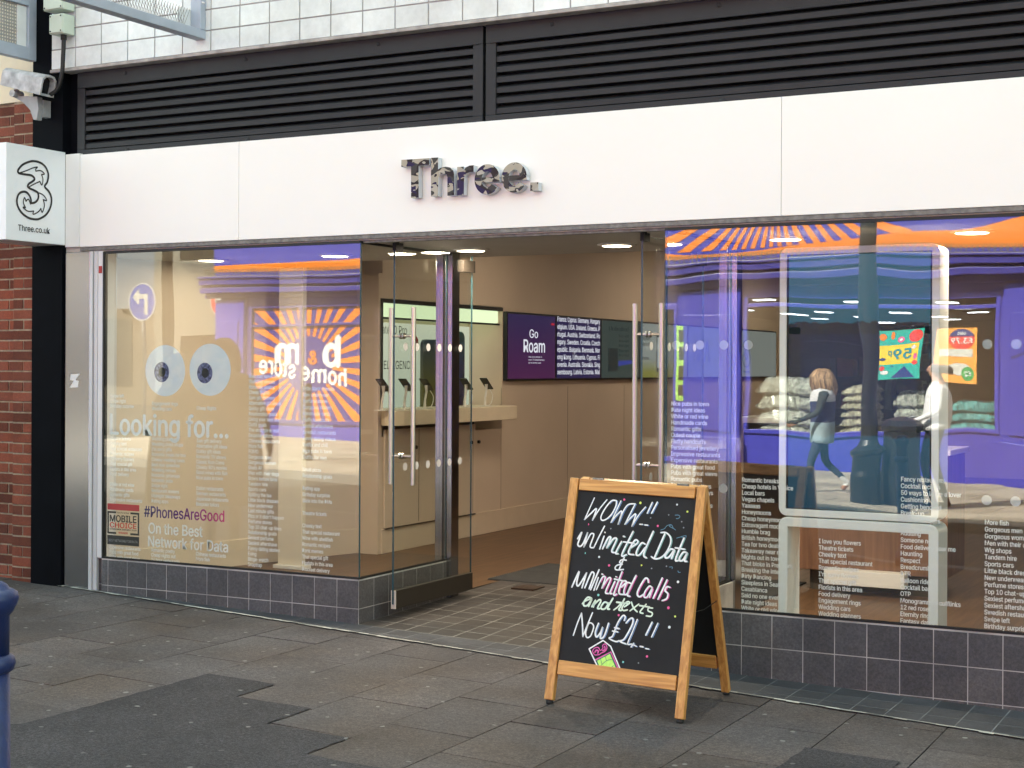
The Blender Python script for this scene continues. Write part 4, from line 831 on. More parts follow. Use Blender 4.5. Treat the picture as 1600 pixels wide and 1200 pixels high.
# ================================================================== ON THE PAVEMENT
# folding chalkboard
m_pine = wood('varnished_pine', (.50, .215, .05), (.80, .42, .12), 'Z', .38, 1.0, .12); m_pineh = wood('varnished_pine_rail', (.50, .215, .05), (.80, .42, .12), 'X', .38, 1.0, .12)
m_cb = mat('chalkboard_black', (.0105, .0115, .0125), .6, var=.35, scale=5, spec=.25)
ab = thing('chalkboard_sign', 'wooden A-frame chalkboard with hand-lettered offer standing before the kiosk window', 'chalkboard sign', (-3.03, -.9, -.1))
AX0, AX1 = -3.400, -2.650
def leaf(front):
    s = -1 if front else 1
    def pt(x, v, d):     # v: 0 foot..1 top along the leg, d: out of the board face
        fy, ty = (-1.200, -.905) if front else (-.49, -.845); z0 = g(x) + .018; L_ = 1.10
        x = x if front else AX0 + .03 + (x - AX0) * .93; a = Vector((x, fy, z0)); c_ = Vector((x, ty, z0 + L_)); dr = (c_ - a); nr = Vector((0, s * dr.z, -s * dr.y)).normalized()
        return a + dr * v + nr * d
    b = MB()
    for xa, xb in ((AX0, AX0 + .048), (AX1 - .046, AX1)): b.hexa([pt(x, v, d) for v in (0, 1) for x, d in ((xa, .018), (xb, .018), (xb, -.018), (xa, -.018))])
    lg = b
    return pt, lg
for front in (True, False):
    pt, lg = leaf(front)
    nm = 'front_leaf' if front else 'back_leaf'
    b = MB(); b.hexa([pt(x, v, d) for v in (.17, .955) for x, d in ((AX0 + .05, .004), (AX1 - .05, .004), (AX1 - .05, -.006), (AX0 + .05, -.006))]); bd = b.build(nm, m_cb, ab)
    for k in (0, 1):
        xa, xb = ((AX0, AX0 + .048), (AX1 - .046, AX1))[k]
        b = MB(); b.hexa([pt(x, v, d) for v in (0, 1) for x, d in ((xa, .018), (xb, .018), (xb, -.018), (xa, -.018))]); b.build('leg', m_pine, ab, bevel=.004)
        b = MB(); c_ = pt((xa + xb) / 2, 0, 0); b.lathe([(.017, -.02), (.019, -.01), (.017, .002)], c_, 14); b.build('rubber_foot', m_black, ab)
    for v0, v1 in ((.115, .178), (.945, .998)):
        b = MB(); b.hexa([pt(x, v, d) for v in (v0, v1) for x, d in ((AX0 + .056, .0165), (AX1 - .056, .0165), (AX1 - .056, -.0165), (AX0 + .056, -.0165))]); b.build('rail', m_pineh, ab, bevel=.003)
    if front:
        nF = (pt(-3, .5, 1) - pt(-3, .5, 0)); FRONT = pt; BOARD = bd
b = MB()
for x in (AX0 + .14, AX1 - .14): b.tube([(x - .03, -.876, g(x) + 1.116), (x + .03, -.876, g(x) + 1.116)], .009, 10); b.box(x - .03, x + .03, -.9, -.85, g(x) + 1.108, g(x) + 1.112)
b.build('hinge', m_alu, ab)
b = MB(); b.tube([FRONT(AX1 - .03, .45, -.02), (AX1 - .03, -.86, g(AX1) + .50), (AX1 - .03, -.66, g(AX1) + .52)], .002, 6); b.build('stay_cord', m_black, ab)
# handwriting: pen strokes measured on the board face
pn = Vector(nF).normalized(); p0 = FRONT(-3, .5, .0048); kk = pn.dot(p0)
def Q(pts, oy): return [Vector(at(860 + x / 6.667, oy + y / 6.667, tuple(pn), kk)) for x, y in pts]
L1 = [[(460, 120), (410, 230), (357, 345)], [(357, 345), (420, 285), (482, 232), (440, 352)], [(440, 352), (510, 240), (590, 140)], [(690, 150), (640, 150), (575, 225), (530, 310), (537, 352), (582, 343), (640, 288), (683, 205), (690, 150)], [(735, 152), (685, 260), (632, 376)], [(632, 376), (690, 300), (745, 260), (706, 395)], [(706, 395), (760, 260), (812, 190), (885, 182)], [(885, 182), (830, 290), (777, 395)], [(777, 395), (840, 325), (890, 290), (850, 415)], [(850, 415), (920, 300), (992, 215)], [(1062, 168), (1010, 280)], [(1115, 165), (1055, 280)], [(932, 395), (962, 396)], [(985, 402), (1015, 405)]]
L2 = [[(285, 545), (328, 478), (300, 560), (287, 608), (312, 625), (345, 590), (388, 485)], [(388, 485), (350, 632)], [(350, 632), (415, 505), (445, 492), (452, 515), (415, 625), (452, 640)], [(565, 415), (510, 520), (452, 640)], [(560, 520), (515, 652)], [(568, 478), (572, 482)], [(545, 650), (600, 540), (628, 535), (588, 640)], [(588, 640), (655, 548), (690, 552), (640, 670), (668, 690)], [(742, 575), (682, 690), (705, 702)], [(762, 520), (774, 524)], [(862, 470), (745, 710), (792, 712)], [(762, 578), (872, 592)], [(832, 642), (905, 592), (908, 565), (880, 562), (830, 640), (815, 700), (870, 712)], [(988, 602), (950, 590), (905, 660), (895, 712), (930, 712), (985, 640)], [(1072, 470), (975, 695), (1000, 745)],
      [(1192, 495), (1085, 742)], [(1152, 482), (1205, 482), (1250, 530), (1250, 600), (1205, 690), (1150, 742), (1090, 755), (1052, 732)], [(1290, 662), (1250, 655), (1200, 712), (1202, 745), (1240, 732), (1292, 662), (1262, 752)], [(1392, 540), (1305, 755), (1332, 772)], [(1302, 640), (1400, 656)], [(1422, 692), (1385, 686), (1345, 745), (1352, 776), (1385, 762), (1425, 695), (1398, 772), (1422, 782)]]
L3 = [[(792, 770), (745, 765), (722, 792), (752, 812), (700, 820), (675, 848), (692, 870), (762, 866)], [(770, 742), (715, 870)]]
L4 = [[(225, 1048), (300, 885), (275, 1000), (288, 1038), (320, 1000), (378, 902)], [(378, 902), (330, 1056)], [(360, 1056), (425, 905), (452, 902), (452, 935), (405, 1066)], [(508, 870), (420, 1076)], [(500, 950), (455, 1082)], [(538, 914), (546, 917)], [(480, 1076), (540, 950), (572, 950), (537, 1060)], [(540, 1055), (600, 960), (628, 968), (575, 1100), (605, 1116)], [(672, 990), (622, 1106), (642, 1116)], [(682, 940), (690, 943)], [(747, 890), (662, 1118), (692, 1122)], [(668, 965), (762, 986)], [(738, 1050), (790, 1000), (775, 984), (745, 1000), (715, 1080), (722, 1120), (762, 1126)], [(842, 1012), (800, 1005), (768, 1080), (772, 1126), (802, 1114), (845, 1032)], [(892, 930), (805, 1115), (828, 1146)],
      [(1022, 1000), (1015, 965), (985, 962), (930, 1050), (905, 1118), (928, 1150), (975, 1122)], [(1058, 1052), (1030, 1040), (985, 1100), (977, 1150), (1010, 1150), (1062, 1062), (1032, 1156)], [(1166, 955), (1072, 1165)], [(1216, 975), (1122, 1176)], [(1246, 1052), (1215, 1046), (1195, 1085), (1225, 1120), (1210, 1170), (1166, 1190)]]
L5 = [[(335, 356), (360, 330), (430, 300)], [(430, 300), (390, 290), (350, 340), (352, 376), (390, 370), (432, 308), (400, 382)], [(432, 386), (472, 318), (448, 390)], [(450, 372), (508, 316), (526, 332), (492, 400), (515, 406)], [(602, 352), (565, 340), (530, 385), (537, 411), (572, 405), (607, 350)], [(652, 300), (597, 400), (616, 412)], [(662, 420), (700, 392), (738, 350)], [(772, 306), (735, 380), (714, 418), (738, 426)], [(692, 340), (806, 354)], [(772, 388), (826, 350), (810, 334), (780, 350), (747, 400), (762, 426), (802, 420)], [(845, 340), (868, 400), (905, 440)], [(922, 360), (830, 430)], [(998, 362), (935, 440), (966, 456)], [(930, 375), (1032, 390)], [(1066, 402), (1025, 400), (1020, 430), (1062, 452), (1050, 486), (1000, 482)]]
L6 = [[(240, 685), (282, 560), (325, 455)], [(325, 455), (335, 570), (340, 697)], [(340, 697), (390, 570), (440, 450)], [(437, 562), (402, 560), (370, 650), (380, 706), (420, 690), (452, 600), (437, 562)], [(502, 560), (470, 650), (480, 702), (520, 660), (545, 600), (530, 660), (522, 716), (562, 690), (607, 560)], [(770, 530), (780, 492), (755, 480), (700, 560), (650, 690), (612, 715), (680, 750), (716, 740)], [(670, 605), (716, 616)], [(648, 640), (702, 650)], [(790, 556), (830, 512), (860, 512), (850, 580), (772, 720), (725, 746), (790, 776)], [(906, 520), (855, 650), (806, 772), (850, 776), (896, 800)], [(868, 768), (842, 806)], [(936, 800), (966, 806)], [(992, 822), (1026, 828)], [(1060, 550), (995, 682)], [(1120, 560), (1055, 702)]]
def chalk(nm, mt): return mat(nm, mt, .8, var=.12, scale=60)
m_cw = chalk('chalk_white', (.80, .82, .82)); inks = {1: chalk('chalk_blue', (.16, .28, .50)), 2: chalk('chalk_mint', (.20, .42, .38)), 4: chalk('chalk_pink', (.70, .12, .38)), 5: chalk('chalk_pale_green', (.70, .82, .68)), 6: chalk('chalk_sky', (.18, .30, .50))}
for i, (L_, oy, ink, wd) in enumerate(((L1, 760, 1, .0070), (L2, 760, 2, .0082), (L3, 760, 2, .0075), (L4, 760, 4, .0082), (L5, 890, 5, .0086), (L6, 890, 6, .0074))):
    b = MB(); b2 = MB()
    for st in L_:
        q = crom(Q(st, oy), 6)
        if len(q) == 2: q = [q[0], (q[0] + q[1]) / 2, q[1]]
        # a chalk-pen stroke: slightly uneven in width
        b.ribbon(q, wd * rr.uniform(.85, 1.12), pn, th=.0016)
        if i != 2: b2.ribbon([v + Vector((.0062, 0, -.002)) for v in q], wd * .55, pn, th=.0008)
    if i == 4: b.build('lettering', inks[5], BOARD)
    else: b.build('lettering', m_cw, BOARD)
    if i not in (2, 4): b2.build('lettering_shade', inks[ink], BOARD)
# confetti dots, squiggles and the drawn SIM card
dots = {'pink': [(770, 138, 0), (395, 395, 0), (1120, 412, 0), (612, 823, 0), (200, 443, 1), (1230, 398, 1), (712, 475, 1), (1007, 905, 1), (310, 65, 0)], 'mint': [(335, 125, 0), (360, 695, 0), (500, 265, 1), (165, 870, 1), (758, 963, 1)], 'lime': [(938, 172, 0), (1428, 263, 0), (950, 822, 0), (1300, 488, 1), (415, 998, 1)], 'white': [(1320, 190, 0), (285, 340, 0), (508, 735, 0), (1240, 600, 1), (1330, 995, 0)], 'grey': [(1233, 297, 0), (1045, 328, 0), (1055, 855, 0), (1210, 832, 0), (268, 272, 1), (155, 645, 1), (918, 973, 1), (1388, 430, 0), (1368, 368, 0), (630, 440, 0)]}
cols = {'pink': (.8, .12, .3), 'mint': (.2, .55, .5), 'lime': (.65, .75, .15), 'white': (.7, .75, .75), 'grey': (.22, .24, .26)}
for k, L_ in dots.items():
    b = MB()
    for x, y, o_ in L_: b.disc(Q([(x, y)], (760, 890)[o_])[0] + pn * .001, pn, rr.uniform(.0045, .0075) if k != 'grey' else .004, 10)
    b.build('dots', chalk('chalk_dot_' + k, cols[k]), BOARD)
b = MB()
for st in ([(1150, 455), (1190, 440), (1215, 410), (1260, 400), (1280, 435)], [(1260, 400), (1240, 415), (1285, 440), (1305, 455)], [(1300, 300), (1335, 300), (1350, 318), (1330, 335), (1312, 335)], [(1315, 540), (1380, 520), (1415, 515), (1400, 545), (1370, 530)], [(1240, 840), (1270, 840), (1268, 858)], [(1330, 880), (1335, 895), (1355, 895)]): b.ribbon(crom(Q(st, 760), 4), .003, pn, th=.001)
b.build('squiggles', chalk('chalk_faint_blue', (.12, .26, .36)), BOARD)
b = MB(); b2 = MB(); b3 = MB(); b4 = MB()
card = [(404, 826), (550, 738), (628, 800), (736, 1056), (640, 1100), (545, 1100), (404, 826)]
b.ribbon(Q(card[:5], 890), .007, pn, th=.001); b.ribbon(Q([(404, 826), (530, 1090)], 890), .007, pn, th=.001)
b2.ribbon(Q([(470, 940), (630, 858), (715, 1050)], 890), .007, pn, th=.0009); b2.ribbon(crom(Q([(455, 880), (440, 850), (462, 818), (500, 812), (520, 842), (548, 820), (545, 790), (575, 775), (590, 815), (570, 850), (530, 870), (510, 885), (470, 890), (455, 880)], 890), 4), .005, pn, th=.0013); b2.ribbon(crom(Q([(465, 860), (480, 840), (500, 850), (495, 870)], 890), 4), .008, pn, th=.0011); b2.ribbon(crom(Q([(545, 845), (570, 830), (565, 800)], 890), 4), .007, pn, th=.0011)
cq = Q([(488, 950), (620, 878), (690, 1045), (640, 1085), (545, 1095)], 890); b3.add([v + pn * .0008 for v in cq], [tuple(range(5))])
b4.ribbon(Q([(482, 948), (622, 870), (698, 1048), (640, 1092), (545, 1102), (482, 948)], 890), .004, pn, th=.0012)
for st in ([(520, 1005), (585, 950), (640, 935)], [(585, 950), (575, 905)], [(540, 990), (525, 935)], [(540, 1060), (610, 1035), (660, 1000)], [(575, 1045), (590, 1090)], [(620, 1030), (640, 1078)]): b4.ribbon(crom(Q(st, 890), 4), .0025, pn, th=.0016)
b3.build('sim_chip', chalk('chalk_lime', (.50, .85, .18)), BOARD); b4.build('sim_chip_outline', chalk('chalk_teal_line', (.02, .22, .17)), BOARD); b2.build('sim_logo', inks[4], BOARD); b.build('sim_outline', m_cw, BOARD)

# blue bollard
BP = at(-15, 912, FW, float(FW @ CAM) + 4.0); BX, BY = float(BP[0]), float(BP[1]); zb = g(BX); H_ = float(BP[2]) - zb
bo = thing('bollard', 'dark blue ringed cast bollard at the kerb', 'bollard', (BX, BY, zb))
m_blue = mat('bollard_blue', (.006, .018, .085), .5, var=.25, scale=20, bump=.25, bscale=50, coat=.05)
b = MB(); b.lathe([(.085, 0), (.085, .10), (.062, .13), (.056, .2), (.051, H_ - .225)], (BX, BY, zb), 32); b.build('shaft', m_blue, bo, smooth=True)
b = MB(); b.lathe([(.051, H_ - .236), (.060, H_ - .23), (.066, H_ - .212), (.062, H_ - .195), (.051, H_ - .188)], (BX, BY, zb), 32); b.build('collar', m_blue, bo, smooth=True)
b = MB(); b.lathe([(.049, H_ - .190), (.049, H_ - .085), (.056, H_ - .078), (.066, H_ - .06), (.073, H_ - .04), (.070, H_ - .024), (.056, H_ - .015), (.049, H_ - .014), (.044, H_ - .004), (.03, H_ + .005), (.002, H_ + .010)], (BX, BY, zb), 32); b.build('cap', m_blue, bo, smooth=True)

# ================================================================== FIXTURES AT THE TOP CORNER
m_cctv = mat('camera_housing', (.40, .40, .41), .55, .0, var=.38, scale=16); 
cc = thing('security_camera', 'grey weathered security camera on a bracket above the projecting sign', 'security camera', (-7.85, -.3, 3.5))
YC = -.14
def pc(x, y): return Vector(at(x, y, (0, 1, 0), YC))
a0 = pc(12, 121); a1 = pc(76, 135); dr = (a1 - a0).normalized(); sd = Vector((0, 1, 0)); upv = dr.cross(sd).normalized() * -1
if upv.z < 0: upv = -upv
def ring_at(c_, s=1): return [c_ + sd * u * s * 1.3 + upv * v * s * 1.45 for u, v in ((-.05, -.05), (.05, -.05), (.053, .0), (.05, .032), (.03, .05), (0, .055), (-.03, .05), (-.05, .032), (-.053, .0))]
b = MB(); r0_ = ring_at(a0, .88); r1_ = ring_at(a1); n_ = 9
b.add(r0_ + r1_, [tuple(range(n_ - 1, -1, -1))] + [(i, (i + 1) % n_, n_ + (i + 1) % n_, n_ + i) for i in range(n_)])
ri = ring_at(a1, .80); rb = ring_at(a1 - dr * .05, .78)
b.add(r1_ + ri + rb, [(i, (i + 1) % n_, n_ + (i + 1) % n_, n_ + i) for i in range(n_)] + [(n_ + i, n_ + (i + 1) % n_, 2 * n_ + (i + 1) % n_, 2 * n_ + i) for i in range(n_)])
b.build('housing', m_cctv, cc, bevel=.002)
b = MB(); b.add(rb, [tuple(range(n_))]); b.build('lens_window', mat('camera_glass', (.008, .008, .01), .12, var=0), cc)
b = MB(); q1 = pc(26, 147); b.tube([q1 + Vector((0, -.045, 0)), q1 + Vector((0, .045, 0))], .026, 14); b.tube([q1, q1 + Vector((0, 0, .05))], .018, 12); b.build('swivel', m_cctv, cc)
b = MB(); b.prism([pc(18, 150), pc(40, 150), pc(58, 151), pc(60, 170), pc(57, 187), pc(52, 187), pc(47, 172), pc(36, 160)], (0, .05, 0)); q2 = pc(55, 168); b.box(q2.x - .02, q2.x + .03, YC + .05, .0, q2.z - .06, q2.z + .06); b.build('bracket', mat('bracket_grey', (.28, .28, .29), .5, var=.2), cc, bevel=.002)
# junction boxes and cable
m_jb = mat('junction_box_grey', (.50, .56, .47), .5, var=.06)
for x0_, x1_, z0_, z1_, lb in ((-7.868, -7.735, 3.935, 4.075, 'small square grey-green junction box with a cable below it'), (-7.925, -7.735, 4.105, 4.30, 'larger grey-green junction box cut by the picture top')):
    t = thing('junction_box', lb, 'junction box', (x0_, -.08, z0_), 'junction boxes')
    b = MB(); b.box(x0_, x1_, -.145, -.034, z0_, z1_); b.build('box', m_jb, t, bevel=.006)
    b = MB(); b.box(x0_ + .006, x1_ - .006, -.153, -.146, z0_ + .006, z1_ - .006); b.build('lid', m_jb, t, bevel=.004)
    for x in (x0_ + .018, x1_ - .018):
        for z in (z0_ + .018, z1_ - .018): b = MB(); b.lathe([(.006, 0), (.005, .003)], (x, -.153, z), 8, 'Y'); b.build('screw', m_louv, t)
b = MB(); b.tube(crom([(-7.785, -.09, 3.94), (-7.785, -.09, 3.88), (-7.79, -.09, 3.78), (-7.80, -.09, 3.66), (-7.84, -.09, 3.56), (-7.90, -.10, 3.52)], 6), .015, 10); b.tube([(-7.785, -.09, 3.942), (-7.785, -.09, 3.90)], .021, 12); o = b.build('power_cable', m_black, smooth=True); tag(o, 'black cable running from the junction box to the security camera', 'cable')
# projecting steel sign frame with bird spikes, and mesh panel further along
m_fr = mat('frame_blue_grey', (.36, .40, .47), .45, var=.08)
sf = thing('sign_frame', 'blue-grey projecting steel frame with bird spikes against the white tiles', 'frame', (-6.6, -.03, 3.8))
b = MB(); b.box(-6.645, -6.56, -1.9, -.02, 3.795, 3.855); b.box(-6.645, -6.56, -.085, -.031, 3.855, 4.9); b.box(-6.645, -6.56, -1.9, -1.84, 3.855, 4.9); b.build('frame', m_fr, sf, bevel=.004)
b = MB(); b.box(-6.652, -6.646, -.21, -.03, 3.86, 3.99); b.lathe([(.012, 0), (.012, .01)], (-6.56, -.06, 4.03), 10); b.build('fixing_plate', mat('plate_white', (.7, .7, .7), .5), sf)
b = MB()
for k in range(60):
    y = -1.8 + k * .027
    if y > -.12: break
    for s_ in (-1, 0, 1): b.tube([(-6.60, y, 3.855), (-6.60 + s_ * .045, y + s_ * .01, 3.965)], .0012, 4)
b.build('bird_spikes', mat('spike_steel', (.10, .09, .08), .5), sf)
mp_ = thing('mesh_sign_panel', 'blue-grey frame with white wire mesh projecting above the security camera', 'frame', (-8.1, -.2, 3.8))
b = MB(); X_ = -8.1
for r_ in ((X_ - .06, X_, -.78, -.72, 3.785, 4.9), (X_ - .06, X_, -.11, -.036, 3.785, 4.9), (X_ - .06, X_, -.72, -.11, 3.785, 3.875), (X_ - .06, X_, -.72, -.11, 4.17, 4.25)): b.box(*r_)
b.build('frame', m_fr, mp_, bevel=.004)
b = MB()
for k in range(26): b.box(X_ - .034, X_ - .026, -.72 + k * .0235, -.72 + k * .0235 + .010, 3.875, 4.17)
for k in range(13): b.box(X_ - .035, X_ - .0255, -.72, -.11, 3.875 + k * .0235, 3.875 + k * .0235 + .010)
b.build('mesh', mat('mesh_grey', (.30, .29, .27), .6), mp_)
b = MB(); b.box(X_ - .03, X_ - .02, -.20, -.115, 3.88, 4.165); b.build('fixing_plate', MATS['plate_white'], mp_)

# ================================================================== ACROSS THE STREET (seen in the glass)
m_pur = mat('store_purple', (.044, .046, .40), .4, var=.06); m_pur2 = mat('store_violet', (.032, .029, .25), .4, var=.06); m_or = mat('store_orange', (.85, .22, .015), .45, var=.04)
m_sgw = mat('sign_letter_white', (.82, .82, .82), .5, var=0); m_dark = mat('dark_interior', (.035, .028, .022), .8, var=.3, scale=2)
YO = -15.5; FO = '+y'
hs = thing('home_store', 'purple store across the street with orange band and striped sunburst window, seen in the glass', 'shop building', (-10, YO, 0))
def zrel(x, z): return z
WINX = [(-18.25, -15.35, .50, 2.80), (-14.4, -12.3, .55, 2.80), (-11.7, -9.35, .1, 2.7), (-8.12, -4.10, .55, 2.82), (-2.5, 1.5, .5, 2.8)]
# wall between and around the openings
b = MB(); xs = [-18.95] + [v for wn in WINX for v in wn[:2]] + [3.0]
for i in range(0, len(xs), 2): b.box(xs[i], xs[i + 1], YO - .3, YO, -.2, 4.9)
for xa, xb, za, zb in WINX: b.box(xa, xb, YO - .3, YO - .02, -.2, za); b.box(xa, xb, YO - .3, YO - .02, zb, 4.9)
b.build('wall', m_pur, hs)
b = MB(); b.box(-18.95, 3.0, YO - .3, YO, 4.9, 9.2); b.box(-18.95, 3.0, YO - 23, YO - .3, 9.0, 9.2); b.box(-18.95, -18.65, YO - 23, YO - .3, -.2, 9.0); b.box(2.7, 3, YO - 23, YO - .3, -.2, 9.0); b.box(-18.95, 3, YO - 23.2, YO - 23, -.2, 9.2); b.build('upper_wall', mat('upper_brick', (.27, .17, .11), .85, var=.25, scale=14, bump=.3), hs)
for xa, xb in ((-19.0, -18.3), (-15.3, -14.45), (-12.25, -11.75), (-9.30, -8.17), (-4.05, -2.55)):
    b = MB(); b.box(xa, xb, YO, YO + .10, -.15, 2.9); b.box(xa + .12, xb - .12, YO + .10, YO + .13, .55, 2.5); b.box(xa - .02, xb + .02, YO, YO + .14, -.15, .45); b.build('pilaster', m_pur, hs, bevel=.01)
b = MB()
for z0, z1, d in ((2.93, 3.02, .12), (3.02, 3.12, .30), (3.12, 3.17, .24), (3.17, 3.29, .34), (3.29, 3.33, .38)): b.box(-19.25, 3.0, YO, YO + d, z0, z1)
b.build('cornice', m_pur2, hs, bevel=.01)
b = MB(); b.box(-19.0, 3.0, YO, YO + .14, 3.36, 4.85); sg = b.build('sign_board', m_pur, hs)
b = MB(); top = crom([(-19.0, YO + .145, 3.56), (-17, YO + .145, 3.60), (-15.2, YO + .145, 3.64), (-12, YO + .145, 3.95), (-9.2, YO + .145, 3.50), (-6.4, YO + .145, 3.60), (-4.6, YO + .145, 3.72), (-2.8, YO + .145, 3.95), (3, YO + .145, 3.8)], 6)
n_ = len(top); b.add([tuple(v) for v in top] + [(v.x, v.y, 3.43) for v in top], [(i, n_ + i, n_ + i + 1, i + 1) for i in range(n_ - 1)])
def rays(b, cx, cz, x0, x1, z0, z1, y, n, r0, ph=0):
    """stripes radiating from a centre, trimmed to a rectangle"""
    def clip(poly):
        for ax, val, sg_ in ((0, x0, 1), (0, x1, -1), (1, z0, 1), (1, z1, -1)):
            out = []
            for i in range(len(poly)):
                p_, q_ = poly[i], poly[(i + 1) % len(poly)]; dp, dq = sg_ * (p_[ax] - val), sg_ * (q_[ax] - val)
                if dp >= 0: out.append(p_)
                if dp * dq < 0: t = dp / (dp - dq); out.append((p_[0] + (q_[0] - p_[0]) * t, p_[1] + (q_[1] - p_[1]) * t))
            poly = out
            if not poly: return poly
        return poly
    for k in range(n):
        a = 6.2832 * (k + ph) / n; h = 6.2832 / n * .25
        q = clip([(cx + r0 * math.cos(a - h), cz + r0 * math.sin(a - h)), (cx + 9 * math.cos(a - h), cz + 9 * math.sin(a - h)), (cx + 9 * math.cos(a + h), cz + 9 * math.sin(a + h)), (cx + r0 * math.cos(a + h), cz + r0 * math.sin(a + h))])
        if len(q) > 2: b.prism([(x, y, z) for x, z in q], (0, .002, 0))
rays(b, -7.6, 4.6, -9.6, -5.4, 3.55, 4.84, YO + .145, 44, .35)
b.build('orange_band', m_or, sg)
b = MB(); letters(b, 'b&m', (-7.15, YO + .15, 4.0), FO, cap=.42, width=1.0, bold=.05); b.build('lettering', m_sgw, sg)
b = MB()
for x in np.arange(-19.1, 2.9, .085):
    for dx in (-.03, .0, .03): b.tube([(x, YO + .30, 3.335), (x + dx, YO + .30 + abs(dx), 3.475)], .0085, 3)
b.box(-19.1, 2.9, YO + .28, YO + .32, 3.33, 3.345); b.build('bird_spikes', mat('spike_pale', (.20, .17, .11), .6), hs)
# windows and frames
def owin(i, panes=True):
    xa, xb, za, zb = WINX[i]; b = MB()
    b.box(xa, xb, YO - .08, YO + .02, za, za + .07); b.box(xa, xb, YO - .08, YO + .02, zb - .07, zb); b.box(xa, xa + .07, YO - .08, YO + .02, za + .07, zb - .07); b.box(xb - .07, xb, YO - .08, YO + .02, za + .07, zb - .07)
    b.box(xa + .07, xb - .07, YO - .07, YO + .015, 2.36 if i == 0 else 2.60, 2.41 if i == 0 else 2.66)
    for k in range(1, 2 if i == 0 else 1): xm = xa + (xb - xa) * .43; b.box(xm - .03, xm + .03, YO - .07, YO + .016, za + .07, zb - .07)
    f = b.build('window', m_pur2 if i == 0 else m_pur, hs, bevel=.006)
    if panes: b = MB(); pane(b, xa + .06, xb - .06, YO - .05, YO - .04, za + .06, zb - .06, 'y'); b.build('pane', [glass('far_glass', .05), m_edge], f)
    return f
f0 = owin(0, False); owin(1); owin(2); f3 = owin(3); owin(4)
# sunburst vinyl filling the left window
b = MB(); b.box(-18.2, -15.4, YO - .06, YO - .045, .55, 2.76); sb = b.build('sunburst_vinyl', m_pur2, hs)
b = MB(); rays(b, -16.85, 1.62, -18.19, -15.41, .56, 2.75, YO - .0445, 30, .55, .5); b.build('sunburst_rays', m_or, sb)
b = MB(); yb = YO - .040
for ln, xw, zz, cp, wd in (('b', -16.10, 1.60, .62, .44), ('m', -17.0, 1.65, .0, .68)):
    if ln == 'b': letters(b, ln, (xw, yb, zz), FO, cap=.55, width=wd, bold=.05)
    else: letters(b, ln, (xw, yb, zz), FO, size=.66, width=wd, bold=.05)
[letters(b, c_, (x_, yb, z_), FO, size=.46, width=w_, bold=.035) for c_, x_, z_, w_ in (('h', -15.96, 1.22, .20), ('o', -16.19, 1.25, .22), ('m', -16.44, 1.28, .34), ('e', -16.81, 1.33, .22), ('s', -17.14, 1.37, .18), ('t', -17.34, 1.40, .13), ('o', -17.48, 1.42, .21), ('r', -17.71, 1.45, .13), ('e', -17.85, 1.46, .2))]; b.build('lettering', m_sgw, sb)
b = MB(); letters(b, '&', (-16.66, yb + .004, 1.64), FO, cap=.25, width=.22, bold=.03); b.build('ampersand', m_or, sb)
# the shop inside its big window: dark room, lights, packs on pallets, posters on the glass
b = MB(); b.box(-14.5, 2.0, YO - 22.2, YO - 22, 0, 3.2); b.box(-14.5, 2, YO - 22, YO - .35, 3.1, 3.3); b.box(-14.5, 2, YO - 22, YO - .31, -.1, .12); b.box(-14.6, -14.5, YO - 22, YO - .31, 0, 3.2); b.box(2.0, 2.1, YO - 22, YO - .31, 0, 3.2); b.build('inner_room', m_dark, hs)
for y in np.arange(-3.2, -21, -2.6):
    for x in np.arange(-13, 1, 1.9): b = MB(); b.box(x + .3 * (y % 2), x + .3 * (y % 2) + .42, YO + y, YO + y + .42, 3.08, 3.098); b.build('ceiling_lamp', emit('far_ceiling_lamp', (.9, .95, 1), 16), hs)
gs = thing('goods_shelf', 'dim shelves of boxed goods deep inside the purple store', 'shelf', (-5.4, YO - 2.9, .2))
b = MB(); 
for z in (.28, .9, 1.5, 2.1): b.box(-8.0, -2.6, YO - 3.25, YO - 2.72, z - .03, z)
b.build('shelves', mat('goods_dark', (.03, .03, .035)), gs)
gm = [mat('goods_brown', (.12, .08, .05)), mat('goods_grey', (.2, .2, .2)), mat('goods_red', (.25, .04, .03)), mat('goods_dark', (.03, .03, .035))]
rs = random.Random(8)
for z in (.28, .9, 1.5):
    x = -7.95
    while x < -2.9:
        w_ = rs.uniform(.12, .42); b = MB(); b.box(x, x + w_ - .02, YO - 3.1, YO - 2.8 + rs.uniform(0, .06), z + .001, z + rs.uniform(.18, .5)); b.build('carton', gm[rs.randint(0, 3)], gs, bevel=.006); x += w_ + rs.choice((0, 0, .1))
NTH = ('bottom', 'second', 'third', 'fourth', 'fifth', 'sixth', 'seventh', 'eighth', 'ninth')
